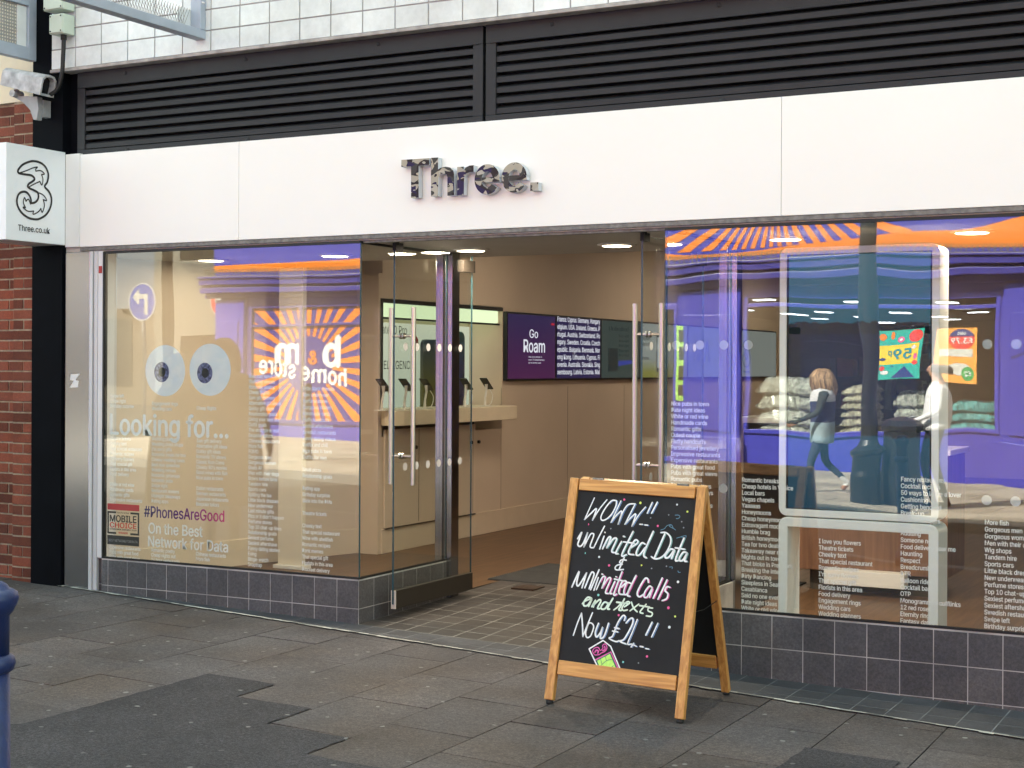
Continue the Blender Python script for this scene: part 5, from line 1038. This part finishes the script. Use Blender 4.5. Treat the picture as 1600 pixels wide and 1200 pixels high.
def pack_stack(label, x0, x1, z1, M, n, seed):
    r_ = random.Random(seed); h = (z1 - .15) / n * 1.25; z1 = z1
    for k in range(n):
        z = .15 + k * h / 1.25; b = MB(); nx = 20; ny = 9
        vs = []; 
        for j in range(ny + 1):
            for i in range(nx + 1):
                u = i / nx; v = j / ny; e = (1 - abs(2 * u - 1) ** 4) * (1 - abs(2 * v - 1) ** 3)
                vs.append((x0 + (x1 - x0) * u + r_.uniform(-.012, .012), YO - .95 + .75 * v + r_.uniform(-.02, .02), z + h * (.45 + .60 * min(1, 1.6 * e)) + r_.uniform(-.028, .028)))
        nb_ = len(vs); vs += [(v[0] * 1, v[1], z + h * .30 - (v[2] - z - h * .35) * .4) for v in vs]
        fs = [(j * (nx + 1) + i, j * (nx + 1) + i + 1, (j + 1) * (nx + 1) + i + 1, (j + 1) * (nx + 1) + i) for j in range(ny) for i in range(nx)]
        fs += [tuple(nb_ + q for q in reversed(f)) for f in fs]
        bd = [i for i in range(nx + 1)] + [(j + 1) * (nx + 1) - 1 for j in range(1, ny + 1)] + [ny * (nx + 1) + i for i in range(nx - 1, -1, -1)] + [j * (nx + 1) for j in range(ny - 1, 0, -1)]
        fs += [(bd[(q + 1) % len(bd)], bd[q], nb_ + bd[q], nb_ + bd[(q + 1) % len(bd)]) for q in range(len(bd))]
        b.add(vs, fs); tag(b.build('goods_pack', M, smooth=False), (NTH[k] if k < n - 1 else 'topmost') + ' pack ' + label, 'wrapped goods', 'wrapped goods stacked in the store window')
m_wrap = mat('plastic_wrap', (.42, .42, .38), .18, var=.5, scale=14, bump=.6, bscale=18, coat=.5); m_wrap2 = mat('clear_bag_beige', (.50, .46, .36), .22, var=.4, scale=22, bump=.5, bscale=22); m_wrapg = mat('green_blue_bag', (.10, .32, .34), .3, var=.6, scale=12, bump=.5, bscale=20)
pack_stack('in the clear-wrapped heap reflected beside the entrance', -8.02, -7.0, 1.38, m_wrap, 5, 1)
pack_stack('in the tall pale stack reflected behind the walking woman', -6.66, -6.05, 1.30, m_wrap2, 9, 2)
pack_stack('in the silver stack reflected behind the lamp column', -5.7, -5.2, 1.15, m_wrap, 6, 3)
pack_stack('in the blue-green stack reflected beside the kiosk', -4.95, -4.15, 1.05, m_wrapg, 5, 4)
def poster(nm, label, x0, x1, z0, z1, base, draws):
    t = thing(nm, label, 'poster', ((x0 + x1) / 2, YO - .035, z0)); b = MB(); b.box(x0, x1, YO - .038, YO - .034, z0, z1); b.build('sheet', base, t)
    for k, (n2, M2, fn) in enumerate(draws): b = MB(); fn(b, YO - .0335 + .0012 * k); b.build(n2, M2, t)
m_teal = mat('poster_teal', (.02, .42, .34), .5, var=.05); m_yel = mat('poster_yellow', (.85, .62, .03), .5, var=.03); m_mel = mat('melon_red', (.75, .06, .05), .5); m_pink = mat('poster_pink', (.75, .12, .3), .5); m_navy = mat('poster_navy', (.02, .04, .2), .5); m_gr = mat('poster_green', (.05, .35, .10), .5)
pN = (0, 1, 0)
poster('price_poster', 'teal and yellow 59p poster with watermelon, reflected over the kiosk screen', -5.97, -5.27, 1.40, 2.30, m_teal, [
    ('yellow_band', m_yel, lambda b, y: b.box(-5.96, -5.32, y - .001, y, 1.67, 2.05)),
    ('fruit', m_mel, lambda b, y: (b.disc((-5.39, y, 2.18), pN, .11, 24), b.disc((-5.9, y, 1.60), pN, .05, 14), b.disc((-5.36, y, 1.68), pN, .045, 14))),
    ('orange_shapes', m_or, lambda b, y: (b.disc((-5.9, y, 2.20), pN, .06, 7), b.disc((-5.75, y, 2.22), pN, .03, 7, r2=.07))),
    ('pink_shapes', m_pink, lambda b, y: (b.disc((-5.62, y, 2.14), pN, .055, 20), b.disc((-5.36, y, 1.80), pN, .03, 12, r2=.06), b.disc((-5.5, y, 1.50), pN, .05, 6))),
    ('pale_shapes', m_sgw, lambda b, y: (b.disc((-5.40, y, 1.98), pN, .045, 4), b.disc((-5.85, y, 1.52), pN, .08, 9, r2=.035), b.disc((-5.62, y, 2.14), pN, .025, 14))),
    ('navy_shapes', m_navy, lambda b, y: (b.add([(-5.35, y, 1.42), (-5.72, y, 1.42), (-5.52, y, 1.62)], [(0, 1, 2)]), b.disc((-5.9, y, 1.78), pN, .06, 10, r2=.03), b.disc((-5.72, y, 1.63), pN, .02, 8))),
    ('price', mat('price_teal', (.01, .25, .3), .5), lambda b, y: (letters(b, '59', (-5.42, y, 1.77), FO, cap=.19, width=.30, bold=.04), letters(b, 'p', (-5.74, y, 1.86), FO, cap=.11, width=.07, bold=.03)))])
poster('price_poster', 'orange poster with round red price spot reflected beside the kiosk', -5.07, -4.46, 1.38, 2.26, mat('poster_orange', (.85, .36, .06), .5, var=.1), [
    ('red_spot', m_mel, lambda b, y: b.disc((-4.68, y, 2.05), pN, .19, 26)),
    ('navy_cap', m_navy, lambda b, y: b.add([(-4.68 + .19 * math.cos(R(a)), y, 2.05 + .19 * math.sin(R(a))) for a in range(15, 166, 10)], [tuple(range(15, -1, -1))])),
    ('pack_pictures', mat('pack_grey', (.62, .62, .58), .5, var=.3, scale=14), lambda b, y: (b.box(-5.0, -4.52, y - .001, y, 1.76, 1.88), b.disc((-4.72, y, 1.58), pN, .18, 9, r2=.09))),
    ('green_spot', m_gr, lambda b, y: b.disc((-4.60, y, 1.52), pN, .10, 20)),
    ('prices', m_sgw, lambda b, y: (letters(b, '£3.79', (-4.52, y, 1.97), FO, cap=.10, width=.31, bold=.04), letters(b, '£2', (-4.55, y, 1.49), FO, cap=.07, width=.1, bold=.03), letters(b, 'b&m', (-4.62, y, 2.13), FO, cap=.06, width=.12, bold=.03)))])
poster('price_strip', 'narrow green and black poster strip reflected at the entrance edge', -9.33, -9.0, 1.0, 2.3, mat('poster_lime', (.35, .6, .12), .5, var=.2), [('pictures', m_dark, lambda b, y: [b.box(-9.28, -9.05, y - .001, y, 1.1 + k * .3, 1.32 + k * .3) for k in range(4)])])
for i, o in enumerate([o for o in S.objects if o.name.startswith('price_strip')]): o.location.y += .15
# loops painted on the violet pilaster
b = MB(); yq = YO + .1335
b.ribbon(crom([(-3.9, yq, 1.75), (-3.5, yq, 1.9), (-3.1, yq, 1.8)], 6), .03, pN); b.ribbon(crom([(-3.4 + .22 * math.cos(a), yq, 1.45 + .22 * math.sin(a)) for a in np.linspace(0, 6.28, 14)], 3), .03, pN); b.build('painted_loops', mat('loop_navy', (.02, .015, .12), .5), hs)

# pale buildings down the side street
m_pale = mat('pale_render', (.17, .155, .125), .7, var=.06, scale=.6); m_pgrey = mat('pale_grey_panel', (.17, .19, .22), .6, var=.05)
sb2 = thing('side_street_building', 'cream modern building down the side street, seen in the eyeball window', 'building', (-33, -26, 0))
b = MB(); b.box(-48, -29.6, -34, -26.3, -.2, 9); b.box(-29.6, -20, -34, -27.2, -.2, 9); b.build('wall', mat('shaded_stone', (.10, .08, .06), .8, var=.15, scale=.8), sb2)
b = MB(); b.box(-31.4, -29.9, -26.3, -26.1, 3.3, 6); b.build('blue_panel', m_pgrey, sb2)
b = MB(); b.box(-28.9, -24, -27.2, -25.9, 2.5, 4.6); b.box(-29.9, -29.6, -26.3, -26.05, .4, 6); b.box(-29.3, -29.05, -27.2, -26.2, .4, 6); b.build('canopy', m_pale, sb2)
b = MB(); b.prism([(-28.75, -25.89, 4.5), (-27.2, -25.89, 4.5), (-27.2, -25.89, 3.6), (-28.0, -25.89, 3.8)], (0, -.006, 0)); b.build('canopy_panel', mat('canopy_grey', (.13, .12, .10), .7), sb2)
for k in range(6): b = MB(); b.box(-46 + k * 2.6, -44 + k * 2.6, -26.34, -26.28, 1, 3); b.build('window', MATS['dark_pane'], sb2)
ob3 = thing('terrace_building', 'plain brick terrace further along the far side of the street', 'building', (10, -15.6, 0))
b = MB(); b.box(3.05, 30, -26, -15.55, -.6, 9); b.build('wall', MATS['upper_brick'], ob3)
for k in range(8):
    for z in (1, 4.2, 6.6): b = MB(); b.box(5 + k * 3, 6.4 + k * 3, -15.56, -15.53, z, z + 1.5); b.build('window', MATS['dark_pane'], ob3)
# traffic signs
def tsign(x, y, zc, r, label, kind):
    t = thing('traffic_sign', label, 'traffic sign', (x, y, g(x)))
    b = MB(); b.tube([(x, y - .03, g(x)), (x, y - .03, zc + r)], .038, 14); b.build('post', mat('post_grey', (.30, .30, .31), .5, .3), t)
    b = MB(); b.tube([(x, y, zc), (x, y + .012, zc)], r, 36); b.build('plate', mat('sign_blue', (.03, .08, .38), .4) if kind == 'arrow' else mat('sign_red', (.62, .03, .03), .4), t)
    b = MB()
    for k in range(36):
        a, a2 = 6.2832 * k / 36, 6.2832 * (k + 1) / 36; b.add([(x + r * math.cos(q) * s_, y + .0135, zc + r * math.sin(q) * s_) for q, s_ in ((a, 1), (a2, 1), (a2, .93), (a, .93))], [(0, 1, 2, 3)])
    if kind == 'arrow':
        b.box(x + .06, x + .15, y + .013, y + .014, zc - .24, zc + .15); b.box(x - .08, x + .06, y + .013, y + .014, zc + .06, zc + .15); b.add([(x - .08, y + .0138, zc - .06), (x - .08, y + .0138, zc + .26), (x - .26, y + .0138, zc + .10)], [(0, 1, 2)])
    else: b.box(x - .22, x + .22, y + .013, y + .014, zc - .04 + .0, zc + .06)
    b.build('symbol', mat('sign_symbol', (.45, .45, .44), .5), t)  # white symbols greyed: shade put into the colour, the signs stand in sun
tsign(-20.15, -14.6, 2.845, .36, 'round blue turn arrow sign reflected in the eyeball window', 'arrow'); tsign(-22.52, -20.0, 3.13, 0.36, 'round red no entry sign reflected beside the purple store corner', 'bar')
# black cast lamp post and slim posts
lp = thing('lamp_post', 'black cast lamp column standing across the street, reflected in the kiosk', 'lamp post', (-4.75, -10.3, g(-4.7)))
b = MB(); b.lathe([(.20, 0), (.20, .35), (.185, .42), (.19, .60), (.225, .64), (.225, .68), (.14, .74), (.115, .8), (.115, 3.6), (.10, 5.2), (.04, 5.3)], (-4.75, -10.3, g(-4.7)), 26); b.build('column', mat('cast_black', (.010, .012, .014), .4, var=.1), lp, smooth=False)
b = MB(); b.lathe([(.05, 5.25), (.2, 5.4), (.26, 5.8), (.1, 5.95), (.02, 6.0)], (-4.75, -10.3, g(-4.7)), 20); b.build('lantern', MATS['cast_black'], lp)
bn = thing('litter_bin', 'black domed litter bin beside the lamp column across the street', 'litter bin', (-4.42, -10.45, g(-4.4)))
b = MB(); b.lathe([(.24, 0), (.24, .9), (.27, .92), (.27, .98), (.20, 1.05), (.05, 1.1)], (-4.38, -10.6, g(-4.4)), 24); b.build('body', MATS['cast_black'], bn)
pb_ = thing('kerb_post', 'slim black kerb post reflected near the striped sunburst', 'post', (-13.6, -11.0, g(-13.6)))
b = MB(); b.lathe([(.07, 0), (.07, .1), (.05, .14), (.045, 1.05), (.06, 1.07), (.05, 1.15), (.01, 1.17)], (-13.6, -11.0, g(-13.6)), 16); b.build('shaft', MATS['cast_black'], pb_)

# ================================================================== PEOPLE
def skinned(name, J, E, rad, mats, pick, parent, sub=2):
    ids = list(J); me = bpy.data.meshes.new(name)
    me.from_pydata([J[k] for k in ids], [(ids.index(a), ids.index(b_)) for a, b_ in E], [])
    o = bpy.data.objects.new(name, me); C.objects.link(o)
    md = o.modifiers.new('skin', 'SKIN'); md.use_smooth_shade = True
    for i, k in enumerate(ids):
        sv = me.skin_vertices[0].data[i]; r_ = rad[k]; sv.radius = r_ if isinstance(r_, tuple) else (r_, r_); sv.use_root = (i == 0)
    sd_ = o.modifiers.new('sub', 'SUBSURF'); sd_.levels = sub; sd_.render_levels = sub
    dg = bpy.context.evaluated_depsgraph_get(); dg.update()
    m2 = bpy.data.meshes.new_from_object(o.evaluated_get(dg)); bpy.data.objects.remove(o); bpy.data.meshes.remove(me)
    m2.name = name; m2.materials.clear()
    for M_ in mats: m2.materials.append(M_)
    for p_ in m2.polygons: p_.material_index = pick(p_.center); p_.use_smooth = True
    o2 = bpy.data.objects.new(name, m2); link(o2, parent); return o2
def body_skeleton(h, pose):
    k = h / 1.70
    J = {'pelvis': (0, 0, .95), 'waist': (0, .0, 1.08), 'chest': (0, .0, 1.27), 'neckb': (0, -.01, 1.44), 'neck': (0, .0, 1.50), 'jaw': (0, .028, 1.555), 'skull': (0, .012, 1.62), 'crown': (0, .0, 1.685), 'nose': (0, .118, 1.59)}
    rad = {'pelvis': (.165, .125), 'waist': (.135, .105), 'chest': (.165, .115), 'neckb': (.075, .07), 'neck': .052, 'jaw': (.062, .072), 'skull': (.075, .092), 'crown': .045, 'nose': .012}
    E = [('pelvis', 'waist'), ('waist', 'chest'), ('chest', 'neckb'), ('neckb', 'neck'), ('neck', 'jaw'), ('jaw', 'skull'), ('skull', 'crown'), ('skull', 'nose')]
    for s, sn in ((1, 'r'), (-1, 'l')):
        P_ = pose[sn]
        J.update({sn + 'sh': (s * .185, 0, 1.39), sn + 'el': P_['el'], sn + 'wr': P_['wr'], sn + 'pm': P_['pm']}); rad.update({sn + 'sh': .062, sn + 'el': .043, sn + 'wr': .028, sn + 'pm': (.036, .02)})
        E += [('chest', sn + 'sh'), (sn + 'sh', sn + 'el'), (sn + 'el', sn + 'wr'), (sn + 'wr', sn + 'pm')]
        w_ = Vector(P_['wr']); pm = Vector(P_['pm']); d = (pm - w_).normalized(); sd_ = Vector((s, 0, 0)) - d * d.dot(Vector((s, 0, 0))); sd_ = Vector((0, 1, 0)) if sd_.length < .2 else sd_.normalized(); fwd = Vector((0, 1, 0)) - d * d.y; fwd = fwd.normalized() if fwd.length > .1 else sd_
        for q, (off, ln) in enumerate(((-.027, .075), (-.009, .085), (.009, .08), (.026, .065))):
            a_ = pm + d * .035 + fwd * off; b_ = a_ + d * ln * .5 - sd_ * .006; c_ = b_ + d * ln * .5 - sd_ * .02
            for nm, v in (('a', a_), ('b', b_), ('c', c_)): J[f'{sn}f{q}{nm}'] = tuple(v); rad[f'{sn}f{q}{nm}'] = .0088
            E += [(sn + 'pm', f'{sn}f{q}a'), (f'{sn}f{q}a', f'{sn}f{q}b'), (f'{sn}f{q}b', f'{sn}f{q}c')]
        a_ = w_ + d * .03 + fwd * .035; b_ = a_ + d * .045 + fwd * .018
        J[sn + 'ta'] = tuple(a_); J[sn + 'tb'] = tuple(b_); rad[sn + 'ta'] = .0105; rad[sn + 'tb'] = .009; E += [(sn + 'wr', sn + 'ta'), (sn + 'ta', sn + 'tb')]
        J.update({sn + 'hp': (s * .095, 0, .90), sn + 'kn': P_['kn'], sn + 'an': P_['an'], sn + 'hl': P_['hl'], sn + 'to': P_['to']}); rad.update({sn + 'hp': .098, sn + 'kn': .062, sn + 'an': .042, sn + 'hl': .040, sn + 'to': (.045, .03)})
        E += [('pelvis', sn + 'hp'), (sn + 'hp', sn + 'kn'), (sn + 'kn', sn + 'an'), (sn + 'an', sn + 'hl'), (sn + 'hl', sn + 'to')]
    J = {a: tuple(c_ * k for c_ in v) for a, v in J.items()}; rad = {a: (tuple(c_ * k for c_ in v) if isinstance(v, tuple) else v * k) for a, v in rad.items()}
    return J, E, rad
def place(o, x, y, rz): o.location = (x, y, g(x)); o.rotation_euler = (0, 0, rz)
def garment(name, rings, M, parent, n=26, sel=None):
    """a coat or shirt: rings of (z, half width, half depth, y shift)"""
    b = MB(); vs = []; fs = []; r_ = random.Random(len(rings))
    for z, a, d, yy in rings:
        for k in range(n): t = 6.2832 * k / n; w_ = 1 + .02 * math.sin(5 * t + z * 9); vs.append((a * w_ * math.cos(t), yy + d * w_ * math.sin(t), z + .004 * math.sin(3 * t)))
    nr = len(rings)
    for j in range(nr - 1):
        for k in range(n): fs.append((j * n + k, j * n + (k + 1) % n, (j + 1) * n + (k + 1) % n, (j + 1) * n + k))
    mi = [sel((rings[j][0] + rings[j + 1][0]) / 2) if sel else 0 for j in range(nr - 1) for k in range(n)]
    me = bpy.data.meshes.new(name); me.from_pydata(vs, [], fs)
    for M_ in (M if isinstance(M, list) else [M]): me.materials.append(M_)
    me.polygons.foreach_set('material_index', mi); me.polygons.foreach_set('use_smooth', [True] * len(fs))
    o = bpy.data.objects.new(name, me); link(o, parent); sm = o.modifiers.new('sub', 'SUBSURF'); sm.levels = 1; sm.render_levels = 1; so_ = o.modifiers.new('thick', 'SOLIDIFY'); so_.thickness = .008; return o
def hairdo(name, M, parent, h, length, seed=0, back=.0, bald=False):
    k = h / 1.70; b = MB(); r_ = random.Random(seed); n = 40; vs = []; fs = []
    c_ = Vector((0, .005, 1.622)) * k
    for q in range(420):
        u = r_.uniform(0, 6.2832); el = math.asin(r_.uniform(-.1, 1)) if not bald else math.asin(r_.uniform(-.25, .35))
        d = Vector((math.cos(u) * math.cos(el), math.sin(u) * math.cos(el), math.sin(el)))
        if d.y > .35 and (d.z < .45 or bald): continue
        p0_ = c_ + Vector((d.x * .082, d.y * .102, d.z * .092)) * k; dr_ = Vector((d.x * .5, d.y * .5 - .1, -.6)); ln = length * k * r_.uniform(.7, 1.05)
        p1_ = p0_ + Vector((d.x * .035, d.y * .035, -.25 * ln)); p2_ = p1_ + Vector((d.x * .02, d.y * .02 - .01, -.45 * ln)); p3_ = p2_ + Vector((-d.x * .01, -d.y * .01, -.3 * ln))
        b.t = r_.random(); b.tube([p0_, p1_, p2_, p3_], [.014, .017, .013, .003], 5)
    b.lathe([(.002, -.02), (.085, -.0), (.088, .04), (.07, .08), (.03, .102), (.002, .106)] if not bald else [(.002, -.04), (.08, -.03), (.085, .0), (.08, .02), (.002, .02)], tuple(Vector((0, -.006, 1.60)) * k), 20)
    return b.build(name, M, parent, smooth=True)
skin_m = mat('skin', (.50, .28, .19), .5, var=.06, scale=20)
# woman walking past in a banded coat
stand = {'el': (.25, -.03, 1.12), 'wr': (.26, .05, .90), 'pm': (.26, .075, .82)}
def mir(p_): return {k_: (-v[0], v[1], v[2]) for k_, v in p_.items()}
walk_r = dict(el=(.25, .06, 1.13), wr=(.24, .26, 1.02), pm=(.235, .33, .99), kn=(.10, .17, .50), an=(.10, .20, .09), hl=(.10, .17, .045), to=(.105, .33, .035))
walk_l = dict(el=(-.27, -.10, 1.14), wr=(-.27, -.06, .92), pm=(-.27, -.04, .84), kn=(-.10, -.05, .48), an=(-.10, -.36, .17), hl=(-.10, -.40, .15), to=(-.105, -.29, .035))
wo = thing('person', 'woman with loose fair hair walking in a navy-banded pale coat, reflected in the kiosk', 'person', (0, 0, 0))
J, E_, rad = body_skeleton(1.64, {'r': walk_r, 'l': walk_l})
jeans = mat('jeans_navy', (.03, .045, .08), .85, var=.25, scale=30); tan = mat('tan_shoe', (.36, .17, .09), .6); sock = mat('white_sock', (.7, .7, .68), .8); cgrey = mat('coat_pale_grey', (.62, .62, .63), .85, var=.08); cnavy = mat('coat_navy', (.02, .03, .09), .85, var=.1); cblue = mat('coat_pale_blue', (.30, .40, .44), .85, var=.08); slv = mat('sleeve_dark', (.035, .05, .045), .85, var=.2)
def pick_w(c_):
    if c_.z < .10: return 2
    if c_.z < .17 and c_.y > -.2 or (c_.y < -.25 and c_.z < .24): return 3
    if c_.z < .88 and abs(c_.x) < .2: return 1
    if abs(c_.x) > .15 and c_.z > .93 and c_.z < 1.42: return 4
    return 0 if c_.z > 1.43 or abs(c_.x) > .15 else 4
skinned('body', J, E_, rad, [skin_m, jeans, tan, sock, slv], pick_w, wo)
garment('coat', [(.72, .205, .165, 0), (.80, .205, .165, 0), (.90, .20, .16, 0), (.97, .195, .155, 0), (.985, .195, .155, 0), (1.06, .185, .148, 0), (1.16, .19, .148, 0), (1.235, .195, .148, 0), (1.25, .195, .147, 0), (1.32, .20, .14, 0), (1.38, .17, .115, -.005), (1.42, .10, .085, -.005), (1.45, .07, .07, 0)], [cblue, cnavy, cgrey], wo, sel=lambda z: 0 if z < .975 else (1 if z < 1.24 else 2))
hairdo('hair', attr_mat('hair_fair', (.36, .23, .12), .5, .6, False, 12, 0), wo, 1.64, .27, 3)
place(wo, -5.62, -11.2, R(72))
# balding man in a white shirt reading a paper
man = thing('person', 'balding man in white shirt reflected at the edge of the kiosk frame', 'person', (0, 0, 0))
mr_ = dict(el=(.27, .0, 1.12), wr=(.20, .24, 1.02), pm=(.18, .31, 1.03), kn=(.10, .10, .50), an=(.10, .04, .09), hl=(.10, .01, .045), to=(.105, .16, .035)); ml_ = dict(el=(-.27, .0, 1.12), wr=(-.20, .24, 1.02), pm=(-.18, .31, 1.03), kn=(-.10, .0, .50), an=(-.10, -.10, .10), hl=(-.10, -.14, .05), to=(-.105, .02, .035))
J, E_, rad = body_skeleton(1.74, {'r': mr_, 'l': ml_}); shirt = mat('shirt_white', (.78, .78, .80), .8, var=.05); trs = mat('trousers_dark', (.02, .02, .025), .8)
skinned('body', J, E_, rad, [skin_m, trs, mat('shoe_black', (.012, .012, .012), .4), shirt], lambda c_: 2 if c_.z < .10 else (1 if c_.z < .93 and abs(c_.x) < .2 else (3 if c_.z < 1.47 and c_.y < .235 else 0)), man)
garment('shirt', [(.90, .185, .15, 0), (1.0, .19, .155, .01), (1.12, .185, .15, .01), (1.28, .20, .145, 0), (1.38, .205, .13, 0), (1.43, .17, .10, 0), (1.465, .10, .08, 0), (1.49, .065, .062, 0)], shirt, man)
hairdo('hair', mat('hair_grey', (.16, .14, .13), .6), man, 1.74, .045, 5, bald=True)
place(man, -4.06, -11.0, R(80))
pp_ = MB(); pp_.hexa([(-4.50, -11.05, .98), (-4.26, -11.05, 1.03), (-4.26, -10.8, 1.03), (-4.50, -10.8, .98), (-4.50, -11.05, .984), (-4.26, -11.05, 1.034), (-4.26, -10.8, 1.034), (-4.50, -10.8, .984)]); tag(pp_.build('paper_sheet', MATS['paper_white']), 'white sheet of paper held by the balding man', 'paper')
# bulky passer-by in a dark coat close to the glass, outside the frame
pb2 = thing('person', 'bulky passer-by in dark brown coat, a dark silhouette reflected below the eyeballs', 'person', (0, 0, 0))
st_r = dict(stand, kn=(.10, .02, .50), an=(.10, -.02, .09), hl=(.10, -.05, .045), to=(.115, .12, .035))
J, E_, rad = body_skeleton(1.80, {'r': dict(st_r, el=(.33, -.03, 1.12), wr=(.36, .05, .90), pm=(.36, .075, .82)), 'l': mir(dict(st_r, el=(.33, -.03, 1.12), wr=(.36, .05, .90), pm=(.36, .075, .82)))})
coatd = mat('coat_dark_brown', (.030, .024, .018), .9, var=.2)
skinned('body', J, E_, rad, [skin_m, coatd, trs], lambda c_: 0 if c_.z > 1.55 or (abs(c_.x) > .3 and c_.z < .95) else (1 if c_.z > .95 else 2), pb2)
garment('coat', [(.40, .37, .30, 0), (.6, .355, .28, 0), (.8, .34, .26, 0), (1.0, .325, .24, 0), (1.15, .315, .23, 0), (1.3, .31, .22, 0), (1.40, .29, .19, 0), (1.47, .21, .15, 0), (1.53, .12, .11, 0), (1.57, .085, .085, 0)], coatd, pb2)
hairdo('hair', mat('hair_dark', (.02, .015, .01), .6), pb2, 1.80, .20, 6)
place(pb2, -8.19, -2.2, R(160))

# a companion beside him, a little shorter, in a black coat
pb3 = thing('person', 'shorter passer-by in black coat, dark silhouette reflected behind the Looking for lettering', 'person', (0, 0, 0))
J, E_, rad = body_skeleton(1.66, {'r': dict(st_r, el=(.30, -.03, 1.12), wr=(.32, .05, .90), pm=(.32, .075, .82)), 'l': mir(dict(st_r, el=(.30, -.03, 1.12), wr=(.32, .05, .90), pm=(.32, .075, .82)))})
coatk = mat('coat_black', (.014, .014, .015), .9, var=.2)
skinned('body', J, E_, rad, [skin_m, coatk, trs], lambda c_: 0 if c_.z > 1.43 or (abs(c_.x) > .27 and c_.z < .88) else (1 if c_.z > .9 else 2), pb3)
garment('coat', [(.34, .36, .28, 0), (.55, .345, .27, 0), (.75, .33, .25, 0), (.95, .315, .235, 0), (1.1, .30, .22, 0), (1.22, .295, .21, 0), (1.32, .27, .18, 0), (1.38, .19, .14, 0), (1.43, .11, .10, 0), (1.46, .08, .08, 0)], coatk, pb3)
hairdo('hair', mat('hair_dark', (.02, .015, .01), .6), pb3, 1.66, .16, 9)
place(pb3, -8.80, -2.35, R(200))
